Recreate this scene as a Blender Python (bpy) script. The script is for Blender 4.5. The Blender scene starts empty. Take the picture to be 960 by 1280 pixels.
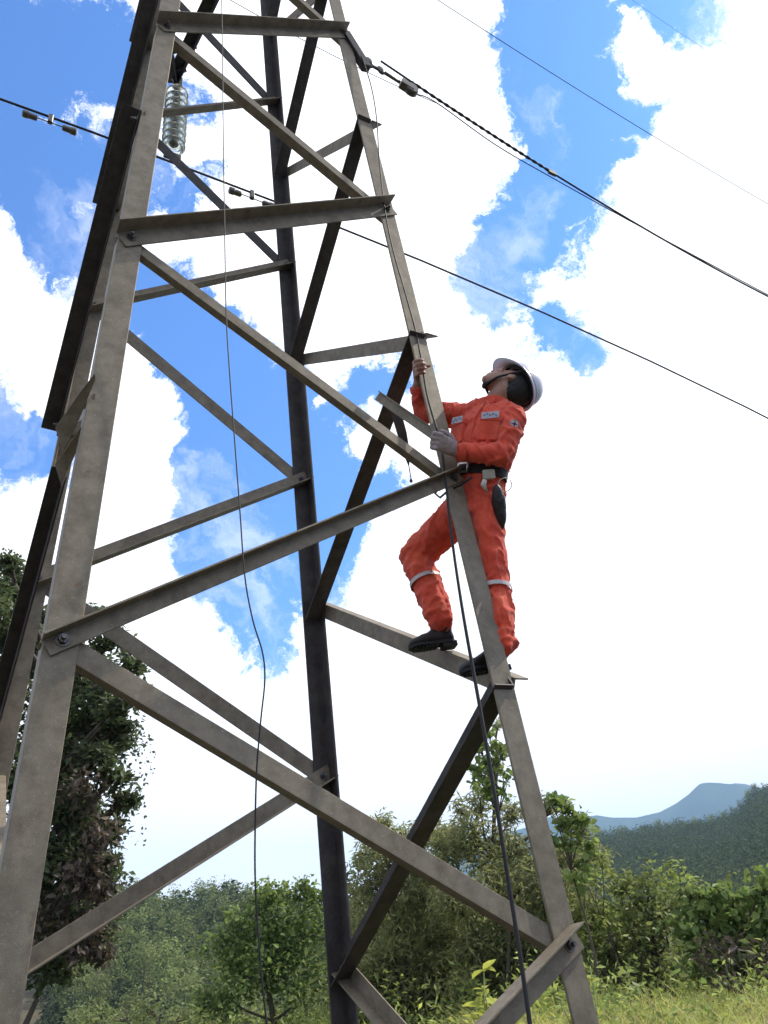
import bpy, bmesh, math, random
import numpy as np
from mathutils import Vector, Matrix, noise
random.seed(7)
SC = bpy.context.scene
COL = SC.collection
PI = math.pi
S = 0.92                       # metres per surveyed unit of the tower
EYE = 1.55

# ------------------------------------------------------------------ camera
YAW, PITCH, ROLL, FPX = 0.5566, 0.5213, -0.1075, 963.7593
ZOFF = EYE - 0.0255 * S    # height of brace level 0 above the ground
CAM = np.array([-1.2751 * S, -3.693 * S, EYE])
cf = np.array([math.sin(YAW) * math.cos(PITCH), math.cos(YAW) * math.cos(PITCH), math.sin(PITCH)])
cr0 = np.array([math.cos(YAW), -math.sin(YAW), 0.0])
cu0 = np.cross(cr0, cf)
cr = math.cos(ROLL) * cr0 + math.sin(ROLL) * cu0
cu = -math.sin(ROLL) * cr0 + math.cos(ROLL) * cu0
cam_d = bpy.data.cameras.new('camera')
cam = bpy.data.objects.new('camera', cam_d)
COL.objects.link(cam)
cam.matrix_world = Matrix(((cr[0], cu[0], -cf[0], CAM[0]), (cr[1], cu[1], -cf[1], CAM[1]),
                           (cr[2], cu[2], -cf[2], CAM[2]), (0, 0, 0, 1)))
cam_d.sensor_fit = 'VERTICAL'
cam_d.sensor_height = 36.0
cam_d.lens = FPX / 1280 * 36.0
cam_d.clip_start = 0.05
cam_d.clip_end = 20000
SC.camera = cam
SC.render.resolution_x, SC.render.resolution_y = 768, 1024


def ray(px, py):
    return cf + cr * (px - 480) / FPX - cu * (py - 640) / FPX


def at(px, py, d):
    """surveyed point: photo position and distance (in tower units) along the view axis"""
    return CAM + ray(px, py) * (d + .03) * S


def on_y(px, py, y):
    r = ray(px, py)
    return CAM + r * (y - CAM[1]) / r[1]


def at_h(px, py, D):
    r = ray(px, py)
    return CAM + r * D / math.hypot(r[0], r[1])


def az_el(px, py):
    r = ray(px, py)
    return math.atan2(r[0], r[1]), math.atan2(r[2], math.hypot(r[0], r[1]))


# ------------------------------------------------------------------ light, sky, exposure
SC.view_settings.view_transform = 'Standard'
SC.view_settings.look = 'None'
SC.view_settings.exposure = 0.14
SC.view_settings.gamma = 1.0
SC.view_settings.use_curve_mapping = False
SUN_AZ, SUN_EL = math.radians(97), math.radians(48)
sd = np.array([math.sin(SUN_AZ) * math.cos(SUN_EL), math.cos(SUN_AZ) * math.cos(SUN_EL), math.sin(SUN_EL)])
sl = bpy.data.lights.new('sun', 'SUN')
sl.energy = 5.0
sl.angle = math.radians(0.6)
sl.color = (1.0, 0.93, 0.8)
so = bpy.data.objects.new('sun', sl)
COL.objects.link(so)
so.rotation_euler = Vector(sd).to_track_quat('Z', 'Y').to_euler()

W = bpy.data.worlds.new('World')
SC.world = W
W.use_nodes = True
nt = W.node_tree
for n in list(nt.nodes):
    nt.nodes.remove(n)


def N(t, **k):
    n = nt.nodes.new(t)
    for a, b in k.items():
        setattr(n, a, b)
    return n


def L(a, b):
    nt.links.new(a, b)


def M(op, a, b=None, c=None, clamp=False):
    n = N('ShaderNodeMath', operation=op, use_clamp=clamp)
    for i, v in enumerate((a, b, c)):
        if v is None:
            continue
        if isinstance(v, (int, float)):
            n.inputs[i].default_value = v
        else:
            L(v, n.inputs[i])
    return n.outputs[0]


def VM(op, a, b=None, out=0):
    n = N('ShaderNodeVectorMath', operation=op)
    for i, v in enumerate((a, b)):
        if v is None:
            continue
        if isinstance(v, (tuple, list, np.ndarray)):
            n.inputs[i].default_value = tuple(float(q) for q in v)
        elif isinstance(v, (int, float)):
            n.inputs[3].default_value = v
        else:
            L(v, n.inputs[i])
    return n.outputs[out]


def smooth(v, lo, hi):
    n = N('ShaderNodeMapRange', interpolation_type='SMOOTHSTEP')
    L(v, n.inputs[0])
    n.inputs[1].default_value = lo
    n.inputs[2].default_value = hi
    return n.outputs[0]


def noise_n(vec, scale, detail, rough=0.55, dist=0.0):
    n = N('ShaderNodeTexNoise')
    L(vec, n.inputs['Vector'])
    n.inputs['Scale'].default_value = scale
    n.inputs['Detail'].default_value = detail
    n.inputs['Roughness'].default_value = rough
    n.inputs['Distortion'].default_value = dist
    return n


tc = N('ShaderNodeTexCoord').outputs['Generated']
wn = noise_n(tc, 7.0, 7.0, 0.62)
wob = VM('SCALE', VM('SUBTRACT', wn.outputs['Color'], (0.5, 0.5, 0.5)), 0.17)
dirw = VM('ADD', tc, wob)
# the gaps in the clouds (surveyed as stretches with a half width, strength)
GAPS = [((-60, 60), (190, 60), 75, 1.0), ((-80, 200), (160, 190), 75, 1.0), ((60, 270), (150, 330), 50, .8), ((-80, 20), (120, 90), 70, .9),
        ((-40, 500), (60, 590), 45, .85), ((200, 220), (235, 290), 20, .6),
        ((175, 360), (260, 470), 52, 1.25), ((260, 440), (370, 560), 66, 1.4), ((262, 560), (310, 770), 60, 1.5), ((330, 560), (350, 690), 60, 1.4),
        ((300, 620), (390, 720), 50, 1.0), ((400, 560), (430, 690), 45, 1.0), ((400, 520), (510, 460), 38, .72), ((430, 640), (500, 600), 30, .8),
        ((660, -40), (740, 90), 70, 1.0), ((740, -60), (880, 10), 50, .9), ((700, 60), (720, 260), 70, 1.05),
        ((690, 200), (640, 330), 60, 1.0), ((720, 130), (790, 150), 50, .8), ((620, 330), (600, 390), 42, .9),
        ((640, 400), (740, 440), 40, .62), ((690, 330), (760, 260), 45, .5), ((690, 440), (760, 460), 26, .75), ((720, -160), (900, -120), 90, 1.0),
        ((-300, 100), (-100, 200), 120, .9)]
acc = None
for (a, b, hw, st) in GAPS:
    a, b = np.array(a, float), np.array(b, float)
    m = (a + b) / 2
    t = (b - a)
    ln = np.linalg.norm(t)
    t /= ln
    nrm = lambda v: v / np.linalg.norm(v)
    c = nrm(ray(*m))
    u = nrm(ray(*(m + t * (ln / 2 + hw * .75)))) - c
    v = nrm(ray(*(m + np.array([-t[1], t[0]]) * hw))) - c
    d = VM('SUBTRACT', dirw, c)
    cx = N('ShaderNodeCombineXYZ')
    L(VM('DOT_PRODUCT', d, u / (u @ u), 1), cx.inputs[0])
    L(VM('DOT_PRODUCT', d, v / (v @ v), 1), cx.inputs[1])
    L(VM('DOT_PRODUCT', d, c / 0.3, 1), cx.inputs[2])
    ln_ = VM('LENGTH', cx.outputs[0], None, 1)
    g = M('MULTIPLY', M('SUBTRACT', 1.45, ln_), st)
    acc = g if acc is None else M('MAXIMUM', acc, g)
# broad, noise-made gaps for the rest of the sky
rest = noise_n(tc, 2.1, 6.0, 0.55)
cdir = cf / np.linalg.norm(cf)
away = smooth(VM('DOT_PRODUCT', tc, cdir, 1), 0.86, 0.62)
gen = M('MULTIPLY', M('MULTIPLY', M('SUBTRACT', rest.outputs['Fac'], 0.47), 6.0), away)
acc = M('MAXIMUM', acc, gen)
fine = noise_n(dirw, 26.0, 8.0, 0.68, 0.4)
acc2 = M('ADD', acc, M('MULTIPLY', M('SUBTRACT', fine.outputs['Fac'], 0.5), 1.5))
blue = smooth(acc2, 0.26, 0.6)
# thin veils inside the blue
veil = noise_n(dirw, 5.0, 9.0, 0.62, 0.8)
veilf = M('MULTIPLY', smooth(veil.outputs['Fac'], 0.5, 0.7), 0.36)
blue = M('MULTIPLY', blue, M('SUBTRACT', 1.0, veilf))
sky = N('ShaderNodeTexSky', sky_type='NISHITA')
sky.sun_disc = False
sky.sun_elevation = SUN_EL
sky.sun_rotation = SUN_AZ
sky.air_density = 1.0
sky.dust_density = 0.35
sky.ozone_density = 1.0
skyc = VM('MULTIPLY', sky.outputs[0], (0.60, 1.16, 1.90))
skyc = VM('SCALE', skyc, 0.135)
cl = noise_n(tc, 3.2, 6.0, 0.5)
clb = M('ADD', 1.32, M('MULTIPLY', cl.outputs['Fac'], 0.4))
cc = N('ShaderNodeCombineColor')
L(clb, cc.inputs[0])
L(clb, cc.inputs[1])
L(M('MULTIPLY', clb, 1.015), cc.inputs[2])
mx = N('ShaderNodeMix', data_type='RGBA')
L(blue, mx.inputs[0])
L(cc.outputs[0], mx.inputs[6])
L(skyc, mx.inputs[7])
bg = N('ShaderNodeBackground')
L(mx.outputs[2], bg.inputs['Color'])
bg.inputs['Strength'].default_value = 1.0
wo = N('ShaderNodeOutputWorld')
L(bg.outputs[0], wo.inputs['Surface'])
W.cycles.sampling_method = 'MANUAL'
W.cycles.sample_map_resolution = 1024

# ------------------------------------------------------------------ materials
MATS = {}


def mat(name, color, rough=0.7, metal=0.0, spec=0.5, var=0.0, scale=20.0, color2=None, bump=0.0, bscale=60.0,
        trans=0.0, island=0.0, stretch=None, sheen=0.0, contrast=(0.35, 0.65), detail=5.0, extra=None, objrand=0):
    if name in MATS:
        return MATS[name]
    m = bpy.data.materials.new(name)
    m.use_nodes = True
    t = m.node_tree
    p = t.nodes['Principled BSDF']
    out = t.nodes['Material Output']
    p.inputs['Roughness'].default_value = rough
    p.inputs['Metallic'].default_value = metal
    p.inputs['Specular IOR Level'].default_value = spec
    if sheen:
        p.inputs['Sheen Weight'].default_value = sheen
    tcn = t.nodes.new('ShaderNodeTexCoord')
    vec = tcn.outputs['Object']
    if stretch:
        mp = t.nodes.new('ShaderNodeMapping')
        mp.inputs['Scale'].default_value = stretch
        t.links.new(vec, mp.inputs[0])
        vec = mp.outputs[0]
    col = None
    if color2 is None:
        color2 = tuple(c * (1 - var) for c in color)
    nz = t.nodes.new('ShaderNodeTexNoise')
    nz.inputs['Scale'].default_value = scale
    nz.inputs['Detail'].default_value = detail
    nz.inputs['Roughness'].default_value = 0.65
    t.links.new(vec, nz.inputs['Vector'])
    rm = t.nodes.new('ShaderNodeValToRGB')
    rm.color_ramp.elements[0].position = contrast[0]
    rm.color_ramp.elements[1].position = contrast[1]
    rm.color_ramp.elements[0].color = (*color2, 1)
    rm.color_ramp.elements[1].color = (*color, 1)
    t.links.new(nz.outputs['Fac'], rm.inputs[0])
    col = rm.outputs[0]
    if extra:      # second, larger pattern: (colour, scale, lo, hi, amount)
        for (c3, s3, lo, hi, am) in extra:
            n3 = t.nodes.new('ShaderNodeTexNoise')
            n3.inputs['Scale'].default_value = s3
            n3.inputs['Detail'].default_value = 8.0
            n3.inputs['Roughness'].default_value = 0.7
            t.links.new(tcn.outputs['Object'], n3.inputs['Vector'])
            mr = t.nodes.new('ShaderNodeMapRange')
            mr.inputs[1].default_value = lo
            mr.inputs[2].default_value = hi
            mr.inputs[4].default_value = am
            t.links.new(n3.outputs['Fac'], mr.inputs[0])
            mm = t.nodes.new('ShaderNodeMix')
            mm.data_type = 'RGBA'
            t.links.new(mr.outputs[0], mm.inputs[0])
            t.links.new(col, mm.inputs[6])
            mm.inputs[7].default_value = (*c3, 1)
            col = mm.outputs[2]
    if objrand:
        oi = t.nodes.new('ShaderNodeObjectInfo')
        h0 = t.nodes.new('ShaderNodeHueSaturation')
        m0 = t.nodes.new('ShaderNodeMapRange')
        m0.inputs[3].default_value = 1 - objrand
        m0.inputs[4].default_value = 1 + objrand
        t.links.new(oi.outputs['Random'], m0.inputs[0])
        t.links.new(m0.outputs[0], h0.inputs['Value'])
        t.links.new(col, h0.inputs['Color'])
        col = h0.outputs[0]
    if island:
        g = t.nodes.new('ShaderNodeNewGeometry')
        hs = t.nodes.new('ShaderNodeHueSaturation')
        mr = t.nodes.new('ShaderNodeMapRange')
        mr.inputs[3].default_value = 1 - island
        mr.inputs[4].default_value = 1 + island
        t.links.new(g.outputs['Random Per Island'], mr.inputs[0])
        t.links.new(mr.outputs[0], hs.inputs['Value'])
        mr2 = t.nodes.new('ShaderNodeMapRange')
        mr2.inputs[3].default_value = 0.5 - island * 0.05
        mr2.inputs[4].default_value = 0.5 + island * 0.05
        ml = t.nodes.new('ShaderNodeMath')
        ml.operation = 'FRACT'
        m7 = t.nodes.new('ShaderNodeMath')
        m7.operation = 'MULTIPLY'
        m7.inputs[1].default_value = 7.31
        t.links.new(g.outputs['Random Per Island'], m7.inputs[0])
        t.links.new(m7.outputs[0], ml.inputs[0])
        t.links.new(ml.outputs[0], mr2.inputs[0])
        t.links.new(mr2.outputs[0], hs.inputs['Hue'])
        t.links.new(col, hs.inputs['Color'])
        col = hs.outputs[0]
    t.links.new(col, p.inputs['Base Color'])
    if bump:
        b = t.nodes.new('ShaderNodeBump')
        b.inputs['Strength'].default_value = bump
        b.inputs['Distance'].default_value = 0.01
        bn = t.nodes.new('ShaderNodeTexNoise')
        bn.inputs['Scale'].default_value = bscale
        bn.inputs['Detail'].default_value = 6
        t.links.new(vec, bn.inputs['Vector'])
        t.links.new(bn.outputs['Fac'], b.inputs['Height'])
        t.links.new(b.outputs[0], p.inputs['Normal'])
    if trans:
        tr = t.nodes.new('ShaderNodeBsdfTranslucent')
        t.links.new(col, tr.inputs['Color'])
        ms = t.nodes.new('ShaderNodeMixShader')
        ms.inputs[0].default_value = trans
        t.links.new(p.outputs[0], ms.inputs[1])
        t.links.new(tr.outputs[0], ms.inputs[2])
        t.links.new(ms.outputs[0], out.inputs['Surface'])
    MATS[name] = m
    return m


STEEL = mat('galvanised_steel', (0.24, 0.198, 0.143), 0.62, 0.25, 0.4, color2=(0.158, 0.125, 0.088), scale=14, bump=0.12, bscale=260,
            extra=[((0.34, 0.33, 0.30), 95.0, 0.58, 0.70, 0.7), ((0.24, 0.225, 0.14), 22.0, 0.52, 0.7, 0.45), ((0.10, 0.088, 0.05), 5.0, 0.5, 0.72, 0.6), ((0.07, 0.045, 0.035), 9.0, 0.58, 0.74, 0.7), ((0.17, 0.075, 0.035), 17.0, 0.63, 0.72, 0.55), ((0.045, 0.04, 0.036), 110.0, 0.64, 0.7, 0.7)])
STEELD = mat('shaded_dark_steel', (0.072, 0.062, 0.058), 0.6, 0.3, 0.4, color2=(0.040, 0.034, 0.033), scale=10, bump=0.3, bscale=200,  # tower steel darkened: shade on the far leg and bars put into the colour
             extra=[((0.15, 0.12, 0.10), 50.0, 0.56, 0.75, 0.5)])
BOLT = mat('bolt_steel', (0.16, 0.15, 0.14), 0.45, 0.7, 0.5, var=0.4, scale=80)

# ------------------------------------------------------------------ object helpers


def tag(o, label=None, cat=None, group=None, kind=None):
    if label:
        o['label'] = label
    if cat:
        o['category'] = cat
    if group:
        o['group'] = group
    if kind:
        o['kind'] = kind
    return o


def empty(name, loc, label, cat, group=None):
    o = bpy.data.objects.new(name, None)
    o.empty_display_size = 0.2
    COL.objects.link(o)
    o.location = tuple(float(v) for v in loc)
    return tag(o, label, cat, group)


def origin_of(p):
    o = Vector((0, 0, 0))
    while p is not None:
        o += p.location
        p = p.parent
    return np.array(o)


class MB:
    def __init__(s):
        s.v = []
        s.f = []

    def add(s, vs, fs):
        b = len(s.v)
        s.v += [tuple(map(float, v)) for v in vs]
        s.f += [tuple(b + i for i in f) for f in fs]
        return s

    def frame(s, c, X, Y, Z, hx, hy, hz):
        c, X, Y, Z = map(np.asarray, (c, X, Y, Z))
        vs = [c + X * hx * i + Y * hy * j + Z * hz * k for i in (-1, 1) for j in (-1, 1) for k in (-1, 1)]
        return s.add(vs, [(0, 1, 3, 2), (4, 6, 7, 5), (0, 4, 5, 1), (2, 3, 7, 6), (0, 2, 6, 4), (1, 5, 7, 3)])

    def prism(s, pts0, pts1):
        n = len(pts0)
        fs = [(i, (i + 1) % n, n + (i + 1) % n, n + i) for i in range(n)]
        fs += [tuple(range(n - 1, -1, -1)), tuple(range(n, 2 * n))]
        return s.add(list(pts0) + list(pts1), fs)

    def tube(s, path, rad, n=8, caps=True, squash=None):
        path = [np.asarray(p, float) for p in path]
        m = len(path)
        if not hasattr(rad, '__len__'):
            rad = [rad] * m
        vs, fs = [], []
        prev = None
        for i, p in enumerate(path):
            t = path[min(i + 1, m - 1)] - path[max(i - 1, 0)]
            t = t / (np.linalg.norm(t) + 1e-12)
            if prev is None:
                a = np.cross(t, (0, 0, 1.0))
                if np.linalg.norm(a) < 0.1:
                    a = np.cross(t, (1.0, 0, 0))
            else:
                a = prev - t * (prev @ t)
            a /= np.linalg.norm(a)
            prev = a
            b = np.cross(t, a)
            for k in range(n):
                w = 2 * PI * k / n
                vs.append(p + (a * math.cos(w) + b * math.sin(w)) * rad[i])
        for i in range(m - 1):
            for k in range(n):
                k2 = (k + 1) % n
                fs.append((i * n + k, i * n + k2, (i + 1) * n + k2, (i + 1) * n + k))
        if caps:
            fs.append(tuple(range(n - 1, -1, -1)))
            fs.append(tuple(range((m - 1) * n, m * n)))
        return s.add(vs, fs)

    def loft(s, rings, caps=True):
        n = len(rings[0])
        vs = [p for r in rings for p in r]
        fs = []
        for i in range(len(rings) - 1):
            for k in range(n):
                k2 = (k + 1) % n
                fs.append((i * n + k, i * n + k2, (i + 1) * n + k2, (i + 1) * n + k))
        if caps:
            fs.append(tuple(range(n - 1, -1, -1)))
            fs.append(tuple(range((len(rings) - 1) * n, len(rings) * n)))
        return s.add(vs, fs)

    def ball(s, c, X, Y, Z, nu=14, nv=9):
        """ellipsoid with semi-axis vectors X, Y, Z"""
        c, X, Y, Z = map(np.asarray, (c, X, Y, Z))
        vs = [c + Z]
        for i in range(1, nv):
            th = PI * i / nv
            for k in range(nu):
                ph = 2 * PI * k / nu
                vs.append(c + Z * math.cos(th) + (X * math.cos(ph) + Y * math.sin(ph)) * math.sin(th))
        vs.append(c - Z)
        fs = [(0, 1 + k, 1 + (k + 1) % nu) for k in range(nu)]
        for i in range(nv - 2):
            for k in range(nu):
                k2 = (k + 1) % nu
                fs.append((1 + i * nu + k, 1 + (i + 1) * nu + k, 1 + (i + 1) * nu + k2, 1 + i * nu + k2))
        l = len(vs) - 1
        o = 1 + (nv - 2) * nu
        fs += [(l, o + (k + 1) % nu, o + k) for k in range(nu)]
        return s.add(vs, fs)

    def build(s, name, m, parent=None, label=None, smooth=False, bevel=0.0):
        me = bpy.data.meshes.new(name)
        o0 = origin_of(parent)
        me.from_pydata([tuple(np.array(v) - o0) for v in s.v], [], s.f)
        me.materials.append(m)
        bm = bmesh.new()
        bm.from_mesh(me)
        bmesh.ops.recalc_face_normals(bm, faces=bm.faces)
        if bevel:
            bmesh.ops.bevel(bm, geom=[e for e in bm.edges if e.calc_face_angle(0) > 0.6], offset=bevel, segments=1, affect='EDGES')
        bm.to_mesh(me)
        bm.free()
        if smooth:
            me.polygons.foreach_set('use_smooth', [True] * len(me.polygons))
        o = bpy.data.objects.new(name, me)
        COL.objects.link(o)
        if parent is not None:
            o.parent = parent
        if label:
            o['label'] = label
        return o


def unit(v):
    v = np.asarray(v, float)
    return v / np.linalg.norm(v)


# ------------------------------------------------------------------ tower
STEPS = [1.0717, 1.1164, 1.0718, 1.1279, 1.0676, 1.1672, 1.0648, 1.12, 1.09, 1.12]
SQ = 0.9752
HU = [0.0]
for q in STEPS:
    HU.append(HU[-1] + q)
HEAD = {i: HU[i] for i in range(len(HU))}
HEAD[-1] = -1.07
TAPER = 0.0481
TX, TY = 0.0, 0.0


def zlev(i):
    return ZOFF + HEAD[i] * S


def w_at(z):
    return (1 - TAPER * (z - ZOFF) / S) * S


FL = 0.108      # leg flange width
HO = 0.055      # heel stands this far outside the bolt line
CORN = {'A': (-1, -1), 'B': (1, -1), 'C': (1, 1), 'D': (-1, 1)}
tower = empty('lattice_tower', (0, 0, 0), 'tall tapering galvanised steel lattice tower with zigzag angle bracing', 'pylon')


def heel(c, z):
    w = w_at(z) + HO
    return np.array([CORN[c][0] * w, CORN[c][1] * w * SQ, z])


def angle_bar(p0, p1, a, b, wa, wb, t, m=None):
    """L section: heel line p0-p1, flanges of width wa along a, wb along b"""
    m = m or MB()
    sec = [(0, 0), (wa, 0), (wa, t), (t, t), (t, wb), (0, wb)]
    r0 = [p0 + a * x + b * y for x, y in sec]
    r1 = [p1 + a * x + b * y for x, y in sec]
    return m.prism(r0, r1)


TOPZ = zlev(10)
for c in 'ABCD':
    sx, sy = CORN[c]
    ax, by = np.array([-sx, 0, 0.0]), np.array([0, -sy, 0.0])
    lo, hi = heel(c, -0.15), heel(c, TOPZ)
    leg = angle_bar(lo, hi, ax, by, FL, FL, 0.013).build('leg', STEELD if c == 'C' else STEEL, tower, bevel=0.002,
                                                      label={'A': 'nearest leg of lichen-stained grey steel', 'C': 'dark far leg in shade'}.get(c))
    if c == 'A' or c == 'B' or c == 'D':      # splice plates with bolts
        for zz in (zlev(5) + 0.55,):
            h = heel(c, zz)
            tdir = unit(hi - lo)
    # concrete footing
    fo = MB()
    p = heel(c, -0.1)
    p = np.array([p[0] - sx * .07, p[1] - sy * .07, 0])
    fo.frame(p + np.array([0, 0, -0.1]), (1, 0, 0), (0, 1, 0), (0, 0, 1), .22, .22, .2)
    fo.build('footing', mat('concrete', (0.36, 0.34, 0.3), 0.9, var=0.3, scale=9, bump=0.5, bscale=70), tower, bevel=0.012)


def hexbolt(c, n, r=0.016, h=0.014):
    m = MB()
    n = unit(n)
    a = unit(np.cross(n, (0.1, 0.3, 1)))
    b = np.cross(n, a)
    ring = lambda rr, d, k, ph=0: [c + n * d + (a * math.cos(2 * PI * i / k + ph) + b * math.sin(2 * PI * i / k + ph)) * rr for i in range(k)]
    m.prism(ring(r * 1.5, 0, 12), ring(r * 1.5, 0.004, 12))
    m.prism(ring(r, 0.004, 6), ring(r, 0.004 + h, 6))
    m.prism(ring(r * .55, 0.004 + h, 8), ring(r * .5, 0.004 + h * 2.1, 8))
    return m


FACES = {'AB': ('A', 'B'), 'BC': ('B', 'C'), 'CD': ('C', 'D'), 'DA': ('D', 'A')}


def brace(face, ca, ia, cb, ib, outside, m=STEEL, wf=0.088, wo=0.076, over=0.055, label=None):
    P0, P1 = heel(ca, zlev(ia)), heel(cb, zlev(ib))
    f0, f1 = FACES[face]
    e = heel(f1, 0) - heel(f0, 0)
    e = unit(e)
    nrm = unit(np.cross(unit(heel(f0, 3) - heel(f0, 0)), e))
    mid = (heel(f0, 2) + heel(f1, 2)) / 2
    if nrm @ (mid - np.array([0, 0, 2.0])) < 0:
        nrm = -nrm
    # pull the ends in from the heel to the bolt line
    s0 = e if ca == f0 else -e
    s1 = e if cb == f0 else -e
    P0 = P0 + s0 * HO
    P1 = P1 + s1 * HO
    off = nrm * (0.0015 if outside else -(0.013 + 0.0015))
    P0, P1 = P0 + off, P1 + off
    d = unit(P1 - P0)
    up = np.cross(nrm, d)
    if up[2] < 0:
        up = -up
    P0e, P1e = P0 - d * over, P1 + d * over
    if outside:
        h0, h1 = P0e + up * wf * .5, P1e + up * wf * .5
        bar = angle_bar(h0, h1, -up, nrm, wf, wo, 0.008)
    else:
        h0, h1 = P0e - up * wf * .5, P1e - up * wf * .5
        bar = angle_bar(h0, h1, up, -nrm, wf, wo, 0.008)
    o = bar.build('brace', m, tower, bevel=0.0012, label=label)
    for P in (P0, P1):
        c = P + nrm * (0.008 if outside else 0.0135 + .0015)
        hexbolt(c, nrm).build('bolt', BOLT, o)
        c2 = P - nrm * (0.0150 if outside else 0.0085)
        hexbolt(c2, -nrm).build('bolt', BOLT, o)
    return o


def torn_bar():
    """outer bar whose upper end is torn and twisted into two strips"""
    P0, P1 = heel('D', zlev(1)), heel('A', zlev(2))
    nrm = np.array([-1.0, 0, 0])
    P0 = P0 + np.array([0, -HO, 0]) + nrm * .0015
    P1 = P1 + np.array([0, HO, 0]) + nrm * .0015
    d = unit(P1 - P0)
    up = unit(np.cross(nrm, d))
    up = up if up[2] > 0 else -up
    h0, h1 = P0 - d * .055 + up * .04, P0 + (P1 - P0) * .84 + up * .04
    o = angle_bar(h0, h1, -up, nrm, .08, .06, .008).build('brace', STEELD, tower, bevel=.001, label='brace with a torn, twisted upper end')
    for pts, hw in (((at(74, 550, 3.2), at(84, 534, 3.2), at(100, 505, 3.18), at(119, 470, 3.15)), (.050, .046, .036, .012)),
                    ((at(73, 594, 3.25), at(82, 578, 3.24), at(94, 556, 3.23), at(103, 536, 3.22)), (.045, .035, .028, .014))):
        m = MB()
        rings = []
        for k, (p, h) in enumerate(zip(pts, hw)):
            w = unit(cr * (-.30 + .12 * k) + cu * 1.0 - cf * (.15 * k))
            t = unit(np.cross(w, unit(pts[-1] - pts[0])))
            rings.append([p + w * h + t * .003, p + w * h - t * .003, p - w * h - t * .003, p - w * h + t * .003])
        m.loft(rings)
        m.build('torn_flange', STEEL, o, bevel=.001)


OUT = {1: (.064, .058), 3: (.092, .085), 5: (.082, .082)}
INS = {0: (.072, .05), 2: (.056, .042), 4: (.058, .060)}
for i in range(0, 10):
    # outside bars rise clockwise from the odd joints of A, B, C... ; inside bars rise from the even joints
    if i % 2 == 1:
        a, c = OUT.get(i, (.08, .075))
        brace('AB', 'A', i, 'B', i + 1, True, wf=a, wo=c)
        brace('BC', 'B', i, 'C', i + 1, True)
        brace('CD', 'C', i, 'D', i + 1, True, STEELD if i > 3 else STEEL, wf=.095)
        if i == 1:
            torn_bar()
        else:
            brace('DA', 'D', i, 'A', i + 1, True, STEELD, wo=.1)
    else:
        a, c = INS.get(i, (.06, .055))
        brace('AB', 'B', i, 'A', i + 1, False, wf=a, wo=c)
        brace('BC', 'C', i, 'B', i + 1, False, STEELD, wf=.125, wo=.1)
        brace('CD', 'D', i, 'C', i + 1, False)
        brace('DA', 'A', i, 'D', i + 1, False)
brace('AB', 'A', -1, 'B', 0, True)
brace('BC', 'B', -1, 'C', 0, False)
brace('CD', 'C', -1, 'D', 0, True)
brace('DA', 'D', -1, 'A', 0, True)
# ------------------------------------------------------------------ ground, hills, mountain
rng = np.random.default_rng(11)


def np_mesh(name, V, F, m, parent=None, smooth=False):
    """V (n,3) array, F (m,k) array of one face size"""
    me = bpy.data.meshes.new(name)
    V = np.asarray(V, np.float32) - origin_of(parent).astype(np.float32)
    F = np.asarray(F, np.int32)
    k = F.shape[1]
    me.vertices.add(len(V))
    me.vertices.foreach_set('co', V.ravel())
    me.loops.add(F.size)
    me.loops.foreach_set('vertex_index', F.ravel())
    me.polygons.add(len(F))
    me.polygons.foreach_set('loop_start', np.arange(0, F.size, k, dtype=np.int32))
    me.polygons.foreach_set('loop_total', np.full(len(F), k, np.int32))
    if smooth:
        me.polygons.foreach_set('use_smooth', np.ones(len(F), bool))
    me.update(calc_edges=True)
    me.materials.append(m)
    o = bpy.data.objects.new(name, me)
    COL.objects.link(o)
    if parent is not None:
        o.parent = parent
    return o


def skyline(pts):
    t = sorted(az_el(*p) for p in pts)
    return np.array([a for a, e in t]), np.array([math.tan(e) for a, e in t])


SK_L = skyline([(-200, 1150), (40, 1125), (140, 1112), (160, 1100), (200, 1118), (240, 1114), (280, 1112), (330, 1122), (400, 1128), (500, 1130), (600, 1110), (700, 1060), (746, 1042),
                (787, 1039), (810, 1035), (844, 1032), (885, 1027), (911, 1021), (926, 1012), (937, 996), (952, 985), (970, 980), (1100, 960), (1300, 960)])
SK_M = skyline([(500, 1085), (600, 1050), (680, 1028), (746, 1019), (765, 1022), (795, 1022), (825, 1015), (844, 1005), (862, 992), (877, 985), (892, 984), (905, 982), (919, 979),
                (932, 980), (950, 985), (1050, 975), (1200, 1010)])


def sstep(x, a, b):
    t = np.clip((x - a) / (b - a), 0, 1)
    return t * t * (3 - 2 * t)


def ridge_r(az):
    a0 = az_el(480, 1150)[0]
    a1 = az_el(740, 1100)[0]
    return 165 + 215 * sstep(az, a0, a1)


def snoise(x, y, k=0):
    return (np.sin(x * 1.3 + k) * np.cos(y * 1.7 - k * 2) + .5 * np.sin(x * 2.9 - y * 1.1 + k) + .3 * np.cos(x * 5.3 + y * 4.7))/1.8


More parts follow.
